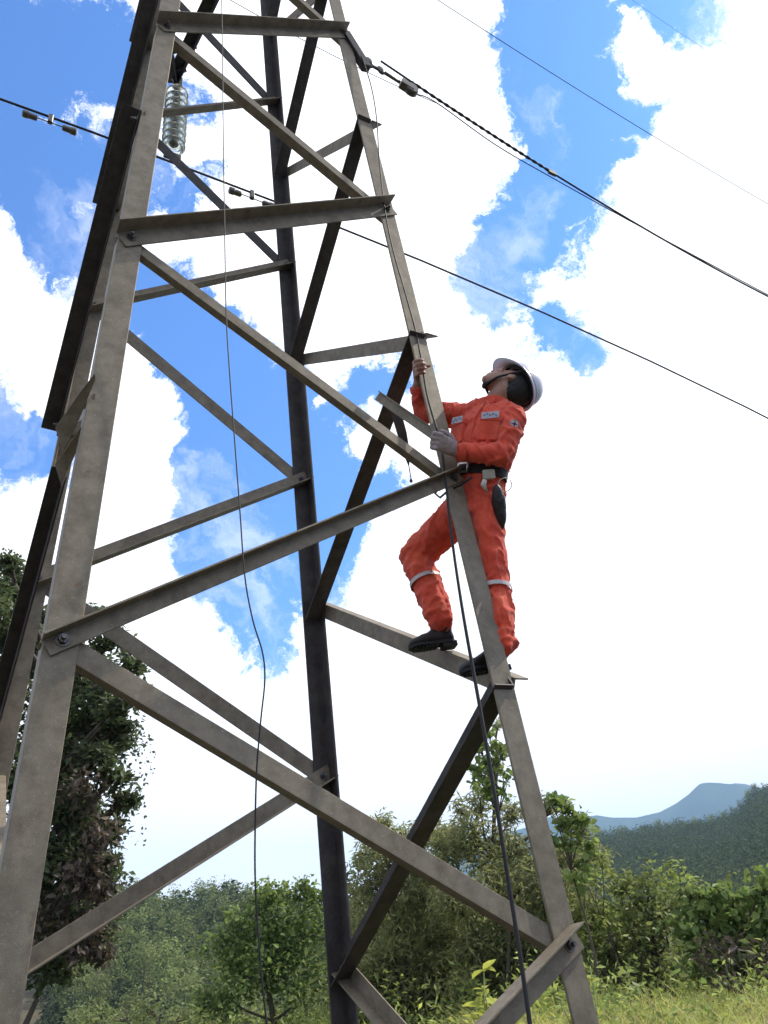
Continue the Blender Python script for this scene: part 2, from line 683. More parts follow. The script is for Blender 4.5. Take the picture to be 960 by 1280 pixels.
def terrain(az, r):
    az = (az + PI) % (2 * PI) - PI
    t = np.interp(az, *SK_L)
    R1 = ridge_r(az)
    canopy = np.where(az < az_el(500, 1100)[0], 5.0, 3.0)
    H1 = R1 * t + EYE - canopy
    x, y = r * np.sin(az), r * np.cos(az)
    z = -13 * sstep(r, 15, 60) + 0.10 * snoise(x * .35, y * .35) * sstep(r, 3, 9)
    base = -13
    up = sstep(r, 62, 1.0) if False else np.clip((r - 62) / (R1 - 62), 0, 1)
    up = up ** 0.9
    up = np.where(up < 1, up - 0.05 * np.sin(up * PI), 1)
    hill = base + (H1 - base) * up
    z = np.where(r > 62, hill, z)
    z = np.where(r > R1, H1 - (H1 - 2) * sstep(r, R1 * 1.0, R1 * 3.2), z)
    z = z + np.where(r > 70, 1.2 * snoise(x * .05, y * .05, 1) * sstep(r, 70, 100) * (1 - sstep(r, 900, 1500)), 0)
    return z


def gz(x, y):
    dx, dy = x - CAM[0], y - CAM[1]
    return float(terrain(np.array(math.atan2(dx, dy)), np.array(math.hypot(dx, dy))))


na = 420
azs = np.linspace(-PI, PI, na, endpoint=False)
rs = np.concatenate([[0.0001], np.geomspace(0.8, 3350, 210)])
A_, R_ = np.meshgrid(azs, rs)
Z_ = terrain(A_, R_)
V = np.stack([CAM[0] + R_ * np.sin(A_), CAM[1] + R_ * np.cos(A_), Z_], -1).reshape(-1, 3)
i, j = np.meshgrid(np.arange(len(rs) - 1), np.arange(na), indexing='ij')
j2 = (j + 1) % na
F = np.stack([i * na + j, i * na + j2, (i + 1) * na + j2, (i + 1) * na + j], -1).reshape(-1, 4)
ground = np_mesh('ground', V, F, mat('hill_ground', (0.095, 0.085, 0.055), 0.95, spec=0.1, color2=(0.055, 0.05, 0.034), scale=0.6, bump=0.6, bscale=3,
                                    extra=[((0.12, 0.085, 0.05), 0.05, 0.55, 0.7, 0.6)]), smooth=True)
tag(ground, kind='structure')

ma = 260
az_m = np.linspace(SK_M[0][0], SK_M[0][-1], ma)
prof = [(-0.32, -0.02), (-.22, .22), (-.14, .52), (-.07, .8), (-.03, .93), (0, 1.0), (.06, .85), (.2, .3), (.3, -0.02)]
RM = 2400.0
V = []
for dr, h in prof:
    for k, a in enumerate(az_m):
        hh = RM * np.interp(a, *SK_M) + EYE
        r = RM * (1 + dr)
        ed = 1 + 0.06 * math.sin(a * 30 + dr * 20) + .03 * math.sin(a * 70 - dr * 60)
        V.append((CAM[0] + r * math.sin(a), CAM[1] + r * math.cos(a), hh * (h * (ed if 0 < h < 1 else 1))))
F = [(p * ma + k, p * ma + k + 1, (p + 1) * ma + k + 1, (p + 1) * ma + k) for p in range(len(prof) - 1) for k in range(ma - 1)]
mtn = np_mesh('mountain', V, F, mat('mountain_forest', (0.035, 0.06, 0.03), 0.95, spec=0.1, color2=(0.02, 0.035, 0.02), scale=.01), smooth=True)
tag(mtn, kind='structure')

# ------------------------------------------------------------------ foliage builders


def leaves(cent, size, asp=0.42, fold=0.25, droop=0.3, seed=0, name=None, m=None, parent=None, spread=None, updir=0.35, quads=1):
    """one mesh of many leaves: each a folded blade of 4 triangles"""
    r = np.random.default_rng(seed)
    n = len(cent)
    d = r.normal(size=(n, 3))
    d[:, 2] = d[:, 2] * 0.6 - droop
    d /= np.linalg.norm(d, axis=1)[:, None]
    u = r.normal(size=(n, 3)) * .6
    u[:, 2] += updir * 2
    s = np.cross(d, u)
    s /= np.linalg.norm(s, axis=1)[:, None] + 1e-9
    nn = np.cross(s, d)
    L_ = size * (0.6 + 0.8 * r.random(n))[:, None]
    w = L_ * asp * .5
    base = cent
    tip = cent + d * L_ - nn * L_ * .12
    mid = cent + d * L_ * .48 + nn * 0
    lft = mid + s * w + nn * w * fold
    rgt = mid - s * w + nn * w * fold
    if asp > .6:      # rounded leaf
        l1, r1 = cent + d * L_ * .18 + s * w * .85 + nn * w * fold, cent + d * L_ * .18 - s * w * .85 + nn * w * fold
        l2, r2 = cent + d * L_ * .66 + s * w * .9 + nn * w * fold, cent + d * L_ * .66 - s * w * .9 + nn * w * fold
        V = np.stack([base, l1, l2, tip, r2, r1], 1).reshape(-1, 3)
        b = np.arange(n)[:, None] * 6
        F = np.concatenate([b + np.array([t]) for t in ((0, 1, 2), (0, 2, 3), (0, 3, 4), (0, 4, 5))], 0)
        return V, F
    V = np.stack([base, lft, tip, rgt], 1).reshape(-1, 3)
    b = np.arange(n)[:, None] * 4
    F = np.concatenate([b + np.array([[0, 1, 2]]), b + np.array([[0, 2, 3]])], 0)
    return V, F


def puff(c, rad, n, r, flat=0.8, shell=0.5):
    """n points in a lumpy blob, denser towards its outside"""
    d = r.normal(size=(n, 3))
    d /= np.linalg.norm(d, axis=1)[:, None]
    q = r.random(n) ** shell
    p = d * q[:, None] * rad
    p[:, 2] *= flat
    # lumps
    k = 0.22 * np.sin(d[:, 0] * 5 + c[0] * 3) * np.cos(d[:, 1] * 6 + c[1] * 3) + .12 * np.sin(d[:, 2] * 11 + c[0])
    return c + p * (1 + k)[:, None]


def leafmat(name, col, dark, trans=0.4, island=0.35, rough=0.5, spec=0.3, objrand=0):
    return mat(name, col, rough, spec=spec, color2=dark, scale=1.1, trans=trans, island=island, objrand=objrand)


LM_DARK = leafmat('broad_leaf_dark', (0.13, 0.165, 0.07), (0.07, 0.09, 0.042), .45)
LM_BROWN = leafmat('dead_leaf_brown', (0.13, 0.10, 0.07), (0.07, 0.055, 0.04), .3)
LM_MID = leafmat('leaf_mid_green', (0.24, 0.28, 0.085), (0.13, 0.16, 0.05), .5)
LM_LIGHT = leafmat('leaf_light_green', (0.36, 0.42, 0.11), (0.19, 0.24, 0.065), .5)
LM_YEL = leafmat('leaf_yellow_green', (0.50, 0.52, 0.11), (0.32, 0.38, 0.08), .5)
LM_WIL = leafmat('feathery_leaf', (0.36, 0.37, 0.15), (0.20, 0.215, 0.09), .5)
LM_VINE = leafmat('vine_leaf', (0.26, 0.34, 0.095), (0.13, 0.18, 0.05), .5)
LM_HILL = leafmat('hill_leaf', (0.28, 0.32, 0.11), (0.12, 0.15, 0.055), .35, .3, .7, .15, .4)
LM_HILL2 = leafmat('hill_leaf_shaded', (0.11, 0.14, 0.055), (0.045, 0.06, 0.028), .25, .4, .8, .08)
BARK = mat('bark', (0.12, 0.095, 0.07), 0.9, color2=(0.05, 0.04, 0.03), scale=12, stretch=(1, 1, .2), bump=.6, bscale=40)


def tree(name, label, cat, base, clumps, lm, leaf, dens, group=None, asp=.42, droop=.3, seed=1, trunk_r=.06, top=None, limbs=True,
         twig=True, shell=.5, flat=.85, extra=None, trunk_name='trunk', updir=.35, bark=None):
    """clumps: list of (point, radius)"""
    base = np.array(base, float)
    root = empty(name, base, label, cat, group)
    r = np.random.default_rng(seed)
    cents = []
    tb = MB()
    cs = np.array([c for c, _ in clumps])
    cen = cs.mean(0)
    topz = cs[:, 2].max() if top is None else top
    tx = base + (cen - base) * np.array([.8, .8, 0])
    tp = []
    for k in range(7):
        q = k / 6
        tp.append(np.array([base[0] + (cen[0] - base[0]) * q + math.sin(q * 4 + seed) * .12, base[1] + (cen[1] - base[1]) * q + math.cos(q * 5 + seed) * .1,
                            base[2] - .1 + (topz * .92 - base[2]) * q]))
    tb.tube(tp, [trunk_r * (1.15 - .95 * k / 6) for k in range(7)], 8)
    for (c, rad) in clumps:
        n = int(dens * rad ** 2)
        nsub = max(3, int(8))
        subs = puff(c, rad * .75, nsub, r, flat, .4)
        for sct in subs:
            cents.append(puff(sct, rad * .55, max(4, n // nsub), r, flat, shell))
        if limbs:
            k = int(np.clip(np.searchsorted([t[2] for t in tp], c[2] - rad * .6), 1, 6)) - 1
            s = tp[k]
            mid = (s + c) / 2 + r.normal(size=3) * .12 * rad + np.array([0, 0, -.1 * rad])
            tb.tube([s, mid, c], [trunk_r * .42, trunk_r * .28, trunk_r * .12], 5)
            if twig:
                for sct in subs[:5]:
                    tb.tube([mid * .35 + c * .65, (c + sct) / 2 + r.normal(size=3) * .05, sct], [trunk_r * .16, trunk_r * .1, trunk_r * .04], 4)
    tb.build(trunk_name, bark or BARK, root, smooth=True)
    C = np.concatenate(cents)
    V, F = leaves(C, leaf, asp, .25, droop, seed, updir=updir)
    np_mesh('crown', V, F, lm, root)
    if extra:
        for nm, m2, pts, lf, a2, dr2 in extra:
            V, F = leaves(pts, lf, a2, .25, dr2, seed + 5)
            np_mesh(nm, V, F, m2, root)
    return root


def cl(D, *pp):
    """clumps from surveyed centres: (px, py, radius px[, depth shift])"""
    out = []
    for q in pp:
        dd = D + (q[3] if len(q) > 3 else 0)
        p = at_h(q[0], q[1], dd)
        out.append((p, q[2] * dd / FPX * 1.08))
    return out


def foot(px, D):
    a = az_el(px, 1180)[0]
    x, y = CAM[0] + D * math.sin(a), CAM[1] + D * math.cos(a)
    return np.array([x, y, gz(x, y)])


# ---- the big tree behind the tower, left
bigc = cl(9.0, (60, 770, 34, 1.2), (130, 850, 40, 1.1), (90, 900, 50, 1.2), (130, 930, 34, .8), (60, 1000, 50, 1.0), (115, 1020, 36, .9), (100, 1090, 40, .9), (60, 1140, 40, .9), (150, 905, 20, .2), (150, 1005, 18, .4), (95, 1180, 30, .6), (0, 740, 40, .8), (20, 820, 50, 1), (5, 700, 22), (30, 735, 30, .5), (-20, 760, 40), (10, 800, 45, .6), (-40, 860, 60), (-60, 960, 70), (-50, 1080, 70),
          (110, 770, 24, .8), (140, 800, 26, .2), (165, 830, 24), (182, 868, 17, .3), (110, 830, 36, .6), (70, 800, 36, 1.0), (60, 860, 42, .4), (115, 885, 34, .2), (150, 880, 24, -.3),
          (60, 930, 42, .5), (112, 945, 32, -.2), (148, 925, 18, .4), (30, 990, 44, .6), (85, 1010, 38, 0), (140, 975, 22, -.3), (160, 1000, 13), (145, 1035, 17, .2), (110, 1060, 34, .3),
          (60, 1080, 44, 0), (128, 1090, 22, -.2), (30, 1130, 40, .2), (90, 1140, 38, .1), (118, 1165, 24, -.2), (70, 1195, 30, .2))
rr = np.random.default_rng(5)
vp = []
for px0, y0, y1 in ((168, 900, 1015), (180, 890, 1060), (176, 930, 1010), (160, 1010, 1065), (150, 940, 1080), (186, 915, 985), (146, 1060, 1110)):
    for yy in np.arange(y0, y1, 4.2):
        p = at_h(px0 + 3 * math.sin(yy * .09 + px0), yy, 8.7)
        vp.append(p + rr.normal(size=3) * .025)
vines_l = np.array(vp)
brown = []
for (px, py, rad) in ((105, 985, 26), (125, 1040, 20), (112, 1080, 24), (130, 1110, 16), (95, 1110, 26), (120, 1150, 18), (108, 1185, 20), (50, 1150, 30), (128, 1190, 12)):
    brown.append(puff(at_h(px, py, 8.55), rad * 1.15 * 8.5 / FPX, int(rad * 8), rr, .9))
tree('broadleaf_tree', 'tall dark broadleaf tree with hanging vines and brown leaves behind the left tower legs', 'tree', foot(20, 9.3), bigc, LM_DARK, .078, 7000,
     asp=.5, seed=3, trunk_r=.11, droop=.25,
     extra=[('hanging_vine', LM_DARK, vines_l, .045, .6, .6), ('dead_leaves', LM_BROWN, np.concatenate(brown), .085, .5, .7)])

# ---- feathery trees behind the tower, centre
tree('feathery_tree', 'tall feathery grey-green tree rising right behind the dark far leg', 'tree', foot(500, 12.5),
     cl(12.5, (478, 1028, 16), (505, 1040, 22, .3), (460, 1062, 26, .6), (500, 1080, 36), (540, 1035, 26, -.4), (470, 1110, 34), (530, 1110, 44, -.3), (450, 1150, 34, .4), (510, 1160, 44),
        (560, 1160, 40, -.2), (560, 1060, 30, .2), (480, 1210, 50), (550, 1215, 50), (470, 1255, 40), (540, 1260, 44), (520, 1085, 34)), LM_WIL, .11, 5200, asp=.22, seed=8, trunk_r=.07, droop=.5)
tree('feathery_tree', 'tallest feathery tree, seen between the hanging cable and the right leg', 'tree', foot(620, 11.5),
     cl(11.5, (600, 1000, 22), (612, 960, 18, .2), (600, 930, 12), (628, 935, 13, .3), (620, 905, 8), (690, 1010, 20, .4), (720, 1040, 20, .6), (560, 1060, 26), (735, 1075, 26, .5), (720, 1150, 34), (575, 1010, 14, .3), (640, 1010, 22, .4), (590, 1045, 34), (640, 1060, 40, .3), (690, 1070, 30), (600, 1100, 44, -.3), (660, 1110, 44), (705, 1110, 34, .5),
        (620, 1160, 50), (680, 1165, 46), (640, 1215, 50), (590, 1190, 30), (600, 1240, 44), (660, 1245, 44), (700, 1215, 34), (570, 1130, 30), (690, 1130, 40)), LM_WIL, .10, 5600, asp=.22, seed=9, trunk_r=.07, droop=.5)
vpt = []
for (px, py, rad) in ((612, 915, 10), (600, 935, 15), (628, 935, 14), (615, 955, 18), (600, 975, 18), (635, 972, 12), (590, 960, 10), (612, 992, 20)):
    vpt.append(((at_h(px, py, 11.0)), rad * 11 / FPX))
tree('climbing_vine', 'round-leaved vine climbing above the feathery tree beside the right leg', 'vine', foot(612, 11.0), vpt, LM_VINE, .075, 2100, asp=.85, seed=12,
     trunk_r=.025, trunk_name='stem', twig=True)
vpt = cl(10.5, (690, 1000, 10), (706, 1004, 14), (718, 1020, 16), (730, 1032, 12), (700, 1030, 16), (716, 1050, 18), (742, 1060, 12), (725, 1090, 18), (690, 1050, 14))
tree('climbing_vine', 'lit large-leaved vine just right of the right leg, below the blue mountain', 'vine', foot(712, 10.5), vpt, LM_VINE, .09, 1300, asp=.85, seed=13, trunk_r=.025, trunk_name='stem')

# ---- shrubs, left of centre and right
tree('shrub', 'vine-covered bright green shrub between the hanging wire and the dark leg', 'shrub', foot(340, 17),
     cl(17, (350, 1118, 20), (330, 1130, 24), (378, 1112, 18), (395, 1125, 18), (300, 1160, 30), (345, 1165, 36), (390, 1165, 34), (280, 1200, 34), (330, 1215, 40), (390, 1220, 40), (275, 1240, 34)),
     LM_VINE, .085, 2000, asp=.7, seed=21, trunk_r=.07)
tree('shrub', 'dark leafy shrub behind the foot of the dark leg', 'shrub', foot(445, 16),
     cl(16, (430, 1095, 20), (450, 1080, 16), (440, 1130, 30), (430, 1180, 34), (470, 1200, 34), (440, 1235, 34)), LM_DARK, .12, 900, asp=.5, seed=22, trunk_r=.07)
tree('shrub', 'olive bush at the bottom left beside the foot of the nearest leg', 'shrub', foot(180, 13),
     cl(13, (150, 1268, 20), (190, 1262, 18), (225, 1270, 20), (120, 1280, 24), (260, 1280, 20), (200, 1290, 24)), LM_MID, .10, 1000, asp=.3, seed=23, trunk_r=.05)
tree('shrub', 'dark domed bush right of the right leg in front of the shaded hill', 'shrub', foot(800, 11.5),
     cl(11.5, (770, 1225, 34), (820, 1225, 36), (860, 1205, 28, .3), (790, 1175, 34, -.4), (775, 1105, 26), (800, 1090, 18), (810, 1120, 34), (780, 1150, 36), (830, 1160, 36), (800, 1195, 36), (755, 1190, 26), (845, 1130, 24)), LM_MID, .075, 1700, asp=.6, seed=24, trunk_r=.05)
tree('shrub', 'slender lit sapling between the right leg and the dark domed bush', 'shrub', foot(750, 11),
     cl(11, (752, 1075, 14), (745, 1100, 20), (738, 1135, 24), (760, 1150, 20), (735, 1180, 22)), LM_LIGHT, .09, 1500, asp=.4, seed=25, trunk_r=.03)
tree('shrub', 'broad round-leaved bush at the right edge with sunlit top', 'shrub', foot(900, 10.5),
     cl(10.5, (880, 1190, 30, .4), (930, 1190, 32, .5), (980, 1185, 36, .4), (862, 1120, 18), (885, 1128, 22), (915, 1125, 20), (950, 1118, 22), (985, 1110, 30), (870, 1160, 32), (915, 1160, 34), (960, 1155, 34), (1010, 1150, 40), (890, 1195, 30)),
     LM_VINE, .085, 1900, asp=.75, seed=26, trunk_r=.05)
tree('shrub', 'dry brown undergrowth at the right edge below the round-leaved bush', 'shrub', foot(930, 9.3),
     cl(9.3, (910, 1225, 20), (970, 1235, 26), (900, 1185, 20), (935, 1195, 26), (965, 1190, 26), (950, 1225, 22), (880, 1200, 14)), LM_BROWN, .08, 1300, asp=.35, seed=27, trunk_r=.03, droop=.5)
tree('shrub', 'airy sprig-topped bush in front of the dark hill at the right', 'shrub', foot(845, 12.5),
     cl(12.5, (838, 1082, 10), (850, 1094, 12), (828, 1096, 12), (870, 1105, 14), (845, 1112, 20)), LM_LIGHT, .09, 1500, asp=.4, seed=28, trunk_r=.03)

def belt(name, a0p, a1p, r0, r1, n, h0, h1, m, seed, leaf, asp, per):
    r = np.random.default_rng(seed)
    a0, a1 = az_el(a0p, 1200)[0], az_el(a1p, 1200)[0]
    cs_ = []
    for k in range(n):
        a = a0 + (a1 - a0) * r.random()
        q = r0 + (r1 - r0) * r.random()
        x, y = CAM[0] + q * math.sin(a), CAM[1] + q * math.cos(a)
        g = gz(x, y)
        h = h0 + (h1 - h0) * r.random()
        rad = .28 + .35 * r.random()
        cs_.append(puff(np.array([x, y, g + rad * .5 + (h - rad) * r.random()]), rad, per, r, 1.0, .4))
    V, F = leaves(np.concatenate(cs_), leaf, asp, .25, .25, seed)
    return tag(np_mesh(name, V, F, m), kind='stuff')


belt('undergrowth', 420, 1120, 12.5, 16, 300, .9, 2.3, LM_MID, 201, .12, .5, 130)
belt('undergrowth', 640, 1120, 9.6, 12.5, 190, .4, 1.35, LM_MID, 202, .09, .5, 150)
belt('undergrowth', 255, 480, 15, 20, 150, .3, 1.15, LM_LIGHT, 203, .11, .5, 120)
belt('undergrowth', 380, 760, 9, 12.5, 170, .3, 1.4, LM_LIGHT, 204, .09, .35, 140)
belt('weeds', 640, 1120, 6.6, 9.8, 230, .45, 1.35, LM_LIGHT, 206, .07, .4, 110)
belt('weeds', 430, 700, 6.6, 9.0, 60, .35, 1.05, LM_YEL, 208, .08, .3, 90)
belt('weeds', 640, 1120, 8, 10, 60, .6, 1.2, LM_VINE, 207, .075, .7, 90)
belt('undergrowth', -150, 300, 10, 15, 110, .15, .5, LM_MID, 205, .09, .4, 130)

# ---- small sunlit plants near the foot of the tower
def leaf_plant(name, label, base, h, nl, size, m, seed, group=None, spreadr=.25, cat='plant', asp=.5):
    root = empty(name, base, label, cat, group)
    r = np.random.default_rng(seed)
    st = MB()
    pts = []
    for s in range(4):
        a = r.random() * 6.28
        tipp = np.array(base) + np.array([math.cos(a) * spreadr * r.random(), math.sin(a) * spreadr * r.random(), h * (.7 + .3 * r.random())])
        midp = (np.array(base) + tipp) / 2 + np.array([math.cos(a), math.sin(a), 0]) * -.04
        st.tube([base, midp, tipp], [.012, .009, .004], 5)
        pts.append((np.array(base), midp, tipp))
    st.build('stem', mat('green_stem', (.16, .2, .06), .6, var=.3), root, smooth=True)
    # one shared leaf mesh, every leaf an object
    me = None
    for k in range(nl):
        b, mi, ti = pts[k % 4]
        q = .25 + .75 * r.random()
        p = mi + (ti - mi) * (q * 2 - 1) if q > .5 else b + (mi - b) * q * 2
        if me is None:
            lb = MB()
            prof = [(0, 0), (.2, .6), (.45, 1), (.75, .7), (1, 0)]
            vs, fs = [], []
            for t, wv in prof:
                z = -.25 * t * t
                vs += [(t, wv * asp * .5, z + .06 * wv), (t, 0, z), (t, -wv * asp * .5, z + .06 * wv)]
            for a_ in range(4):
                for c_ in (0, 1):
                    fs.append((a_ * 3 + c_, a_ * 3 + c_ + 1, a_ * 3 + c_ + 4, a_ * 3 + c_ + 3))
            lb.add(vs, fs)
            o = lb.build('leaf', m, None, smooth=True)
            me = o.data
        else:
            o = bpy.data.objects.new('leaf', me)
            COL.objects.link(o)
        o.parent = root
        o.location = tuple(p - np.array(base))
        a = r.random() * 6.28
        o.rotation_euler = (r.normal() * .4, r.normal() * .4 - .2, a)
        sc = size * (.6 + .7 * r.random())
        o.scale = (sc, sc, sc)
    return root


leaf_plant('young_plant', 'sunlit yellow-green leafy sapling between the dark leg and the right leg', foot(586, 8.2), 1.42, 120, .17, LM_YEL, 31, spreadr=.38)
leaf_plant('young_plant', 'small sunlit leafy plant right against the foot of the right leg', foot(722, 7.5), 1.45, 55, .13, LM_YEL, 33, spreadr=.35, asp=.75)


def fern(label, base, n, ln, seed):
    root = empty('fern', base, label, 'fern')
    r = np.random.default_rng(seed)
    for k in range(n):
        a = r.random() * 6.28
        el = .5 + .8 * r.random()
        L1 = ln * (.7 + .5 * r.random())
        d = np.array([math.cos(a), math.sin(a), 0])
        path = [np.array(base) + d * L1 * q * math.cos(el * (1 - .3 * q)) + np.array([0, 0, L1 * (math.sin(el) * q - .45 * q * q)]) for q in np.linspace(0, 1, 9)]
        m = MB()
        m.tube(path, [.006 * (1.1 - q) for q in np.linspace(0, 1, 9)], 4)
        side = np.cross(d, (0, 0, 1))
        for i in range(1, 24):
            q = i / 24
            f = q * 8
            p = path[int(f)] * (1 - f % 1) + path[min(8, int(f) + 1)] * (f % 1)
            wl = ln * .24 * math.sin(PI * (q * .85 + .12))
            for sg in (-1, 1):
                t = p + side * sg * wl + d * wl * .35 - np.array([0, 0, wl * .25])
                m.add([p - d * .012, p + (t - p) * .5 + d * .016, t, p + (t - p) * .5 - d * .016], [(0, 1, 2), (0, 2, 3)])
        m.build('frond', LM_YEL, root)
    return root


fern('sunlit fern at the bottom left corner beside the nearest leg', foot(75, 6.5) + np.array([0, 0, .45]), 16, .75, 4)
fern('sunlit fern in the grass right of the right leg', foot(800, 7.5) + np.array([0, 0, .5]), 14, .7, 6)
fern('smaller sunlit fern right of the corner fern, by the olive bush', foot(118, 8.0) + np.array([0, 0, .35]), 12, .6, 5)

# ---- wood on the far slope: single young trees
KINDS = []
for k in range(5):
    r = np.random.default_rng(60 + k)
    h = 1.0
    cents = []
    for q in range(16):
        z = .3 + .62 * r.random()
        rad = .24 * (1.15 - abs(z - .55))
        a = r.random() * 6.28
        c = np.array([math.cos(a) * rad * r.random() ** .5, math.sin(a) * rad * r.random() ** .5, z])
        cents.append(puff(c, .13 + .05 * r.random(), 55, r, 1.1))
    V, F = leaves(np.concatenate(cents), .052, .5, .2, .2, 60 + k)
    o = np_mesh('crown', V, F, LM_HILL)
    tb = MB()
    tb.tube([(0, 0, -.05), (.01, .01, .35), (0, .02, .8)], [.018, .014, .004], 5)
    t_ = tb.build('trunk', BARK, None, smooth=True)
    KINDS.append((o.data, t_.data))
    bpy.data.objects.remove(o)
    bpy.data.objects.remove(t_)
rr = np.random.default_rng(77)
spots = []
aL0, aL1 = az_el(95, 1180)[0], az_el(430, 1180)[0]
tries = 0
while len(spots) < 250 and tries < 20000:
    tries += 1
    a = aL0 + (aL1 - aL0) * rr.random()
    R1 = float(ridge_r(np.array(a)))
    r = 66 + (R1 - 64) * rr.random() ** .8
    if all((r * math.cos(a - b[0]) - b[1]) ** 2 + (r * math.sin(a - b[0])) ** 2 > (3.3 + r * .008) ** 2 for b in spots):
        spots.append((a, r))
for a, r in spots:
    x, y = CAM[0] + r * math.sin(a), CAM[1] + r * math.cos(a)
    root = empty('young_tree', (x, y, gz(x, y)), 'slim young tree among the dense plantation on the far left slope', 'tree', 'young trees on the far left slope')
    cm, tm = KINDS[rr.integers(5)]
    for nm, md in (('crown', cm), ('trunk', tm)):
        o = bpy.data.objects.new(nm, md)
        COL.objects.link(o)
        o.parent = root
    hh = 5.2 + 3.2 * rr.random()
    root.scale = (hh * (.85 + .4 * rr.random()), hh * (.85 + .4 * rr.random()), hh)
    root.rotation_euler = (0, 0, rr.random() * 6.28)


def wood(name, a0, a1, r0, r1, n, h, m, seed, per=46, leafk=.16):
    r = np.random.default_rng(seed)
    cs = []
    for k in range(n):
        a = a0 + (a1 - a0) * r.random()
        R1 = float(ridge_r(np.array(a)))
        q = (r0 + (r1 - r0) * r.random()) * R1
        x, y = CAM[0] + q * math.sin(a), CAM[1] + q * math.cos(a)
        hh = h * (.6 + .7 * r.random())
        cs.append(puff(np.array([x, y, gz(x, y) + hh * .5]), hh * .5, per, r, 1.15, .3))
    V, F = leaves(np.concatenate(cs), h * leafk, .65, .2, .1, seed)
    return tag(np_mesh(name, V, F, m), kind='stuff')


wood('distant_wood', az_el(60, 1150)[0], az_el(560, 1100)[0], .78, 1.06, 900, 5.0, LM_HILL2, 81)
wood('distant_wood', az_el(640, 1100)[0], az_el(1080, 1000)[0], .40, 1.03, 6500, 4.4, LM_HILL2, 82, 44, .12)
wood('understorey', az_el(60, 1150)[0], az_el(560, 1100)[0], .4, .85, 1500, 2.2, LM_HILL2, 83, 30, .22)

# tree tops on the right ridge, one can tell apart
rr = np.random.default_rng(90)
for px in (746, 771, 779, 800, 822, 833, 858, 871, 890, 908, 921, 933, 946, 957):
    a = az_el(px, 1030)[0]
    r = float(ridge_r(np.array(a))) * .99
    x, y = CAM[0] + r * math.sin(a), CAM[1] + r * math.cos(a)
    root = empty('ridge_tree', (x, y, gz(x, y)), 'small dark tree standing on the crest of the shaded right hill', 'tree', 'dark trees on the right hill crest')
    cm, tm = KINDS[rr.integers(5)]
    cm2 = bpy.data.meshes.get('ridge_crown_%d' % 0)
    for nm, md in (('crown', cm), ('trunk', tm)):
        o = bpy.data.objects.new(nm, md)
        COL.objects.link(o)
        o.parent = root
    hh = 4 + 2.5 * rr.random() + (2 if px > 925 else 0)
    root.scale = (hh, hh, hh)

# ---- grass on the knoll
def grass(name, n, a0, a1, r0, r1, hmin, hmax, m, seed, wd=.009, density=None):
    r = np.random.default_rng(seed)
    a = a0 + (a1 - a0) * r.random(n)
    q = r0 + (r1 - r0) * r.random(n) ** .7
    # tufts
    tuft = r.integers(0, n // 14, n)
    ta = a0 + (a1 - a0) * r.random(n // 14)
    tq = r0 + (r1 - r0) * r.random(n // 14) ** .75
    a, q = ta[tuft], tq[tuft]
    x = CAM[0] + q * np.sin(a) + r.normal(size=n) * .07
    y = CAM[1] + q * np.cos(a) + r.normal(size=n) * .07
    dx, dy = x - CAM[0], y - CAM[1]
    z = terrain(np.arctan2(dx, dy), np.hypot(dx, dy))
    th = (hmin + (hmax - hmin) * r.random(n // 14))[tuft]
    h = th * (.55 + .5 * r.random(n))
    b = r.random(n) * 6.28
    lean = h * (.15 + .6 * r.random(n))
    D = np.stack([np.cos(b), np.sin(b), np.zeros(n)], 1)
    Sd = np.stack([-np.sin(b), np.cos(b), np.zeros(n)], 1) * (wd * (.6 + .8 * r.random(n)))[:, None]
    P = np.stack([x, y, z - .02], 1)
    Z = np.array([0, 0, 1.0])
    lv = []
    for t, wv in ((0, 1), (.4, 1), (.75, .75)):
        c = P + D * (lean * t * t)[:, None] + Z * (h * (t - .18 * t * t * t))[:, None]
        lv += [c + Sd * wv, c - Sd * wv]
    lv.append(P + D * lean[:, None] + Z * (h * .80)[:, None])
    V = np.stack(lv, 1).reshape(-1, 3)
    k = np.arange(n)[:, None] * 7
    F = np.concatenate([k + np.array([t]) for t in ((0, 1, 3), (0, 3, 2), (2, 3, 5), (2, 5, 4), (4, 5, 6))])
    return tag(np_mesh(name, V, F, m), kind='stuff')


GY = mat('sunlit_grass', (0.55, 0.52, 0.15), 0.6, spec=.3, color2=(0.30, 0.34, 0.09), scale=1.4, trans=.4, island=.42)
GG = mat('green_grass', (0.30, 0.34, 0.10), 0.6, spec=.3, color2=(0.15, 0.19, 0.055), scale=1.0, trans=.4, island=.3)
aR0, aR1 = az_el(610, 1240)[0], az_el(1080, 1200)[0]
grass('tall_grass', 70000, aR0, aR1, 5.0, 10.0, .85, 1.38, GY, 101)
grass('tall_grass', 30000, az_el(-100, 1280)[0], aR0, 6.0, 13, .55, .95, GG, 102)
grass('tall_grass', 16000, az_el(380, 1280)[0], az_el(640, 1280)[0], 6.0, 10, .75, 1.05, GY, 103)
grass('tall_grass', 9000, aR0, aR1, 5.0, 9.5, .9, 1.4, mat('dry_grass', (0.42, 0.33, 0.19), .7, var=.4, scale=2, trans=.3, island=.3), 105, .006)
grass('short_grass', 30000, -PI, PI, 1.0, 9, .08, .3, mat('trodden_grass', (0.15, 0.14, 0.07), .8, spec=.15, color2=(0.08, 0.07, 0.04), scale=1.3, trans=.2, island=.3), 104)
# ------------------------------------------------------------------ the worker


def cs(x, y, z=0.0):
    """metres: right, up in view, towards the viewer"""
    return cr * x + cu * y - cf * z


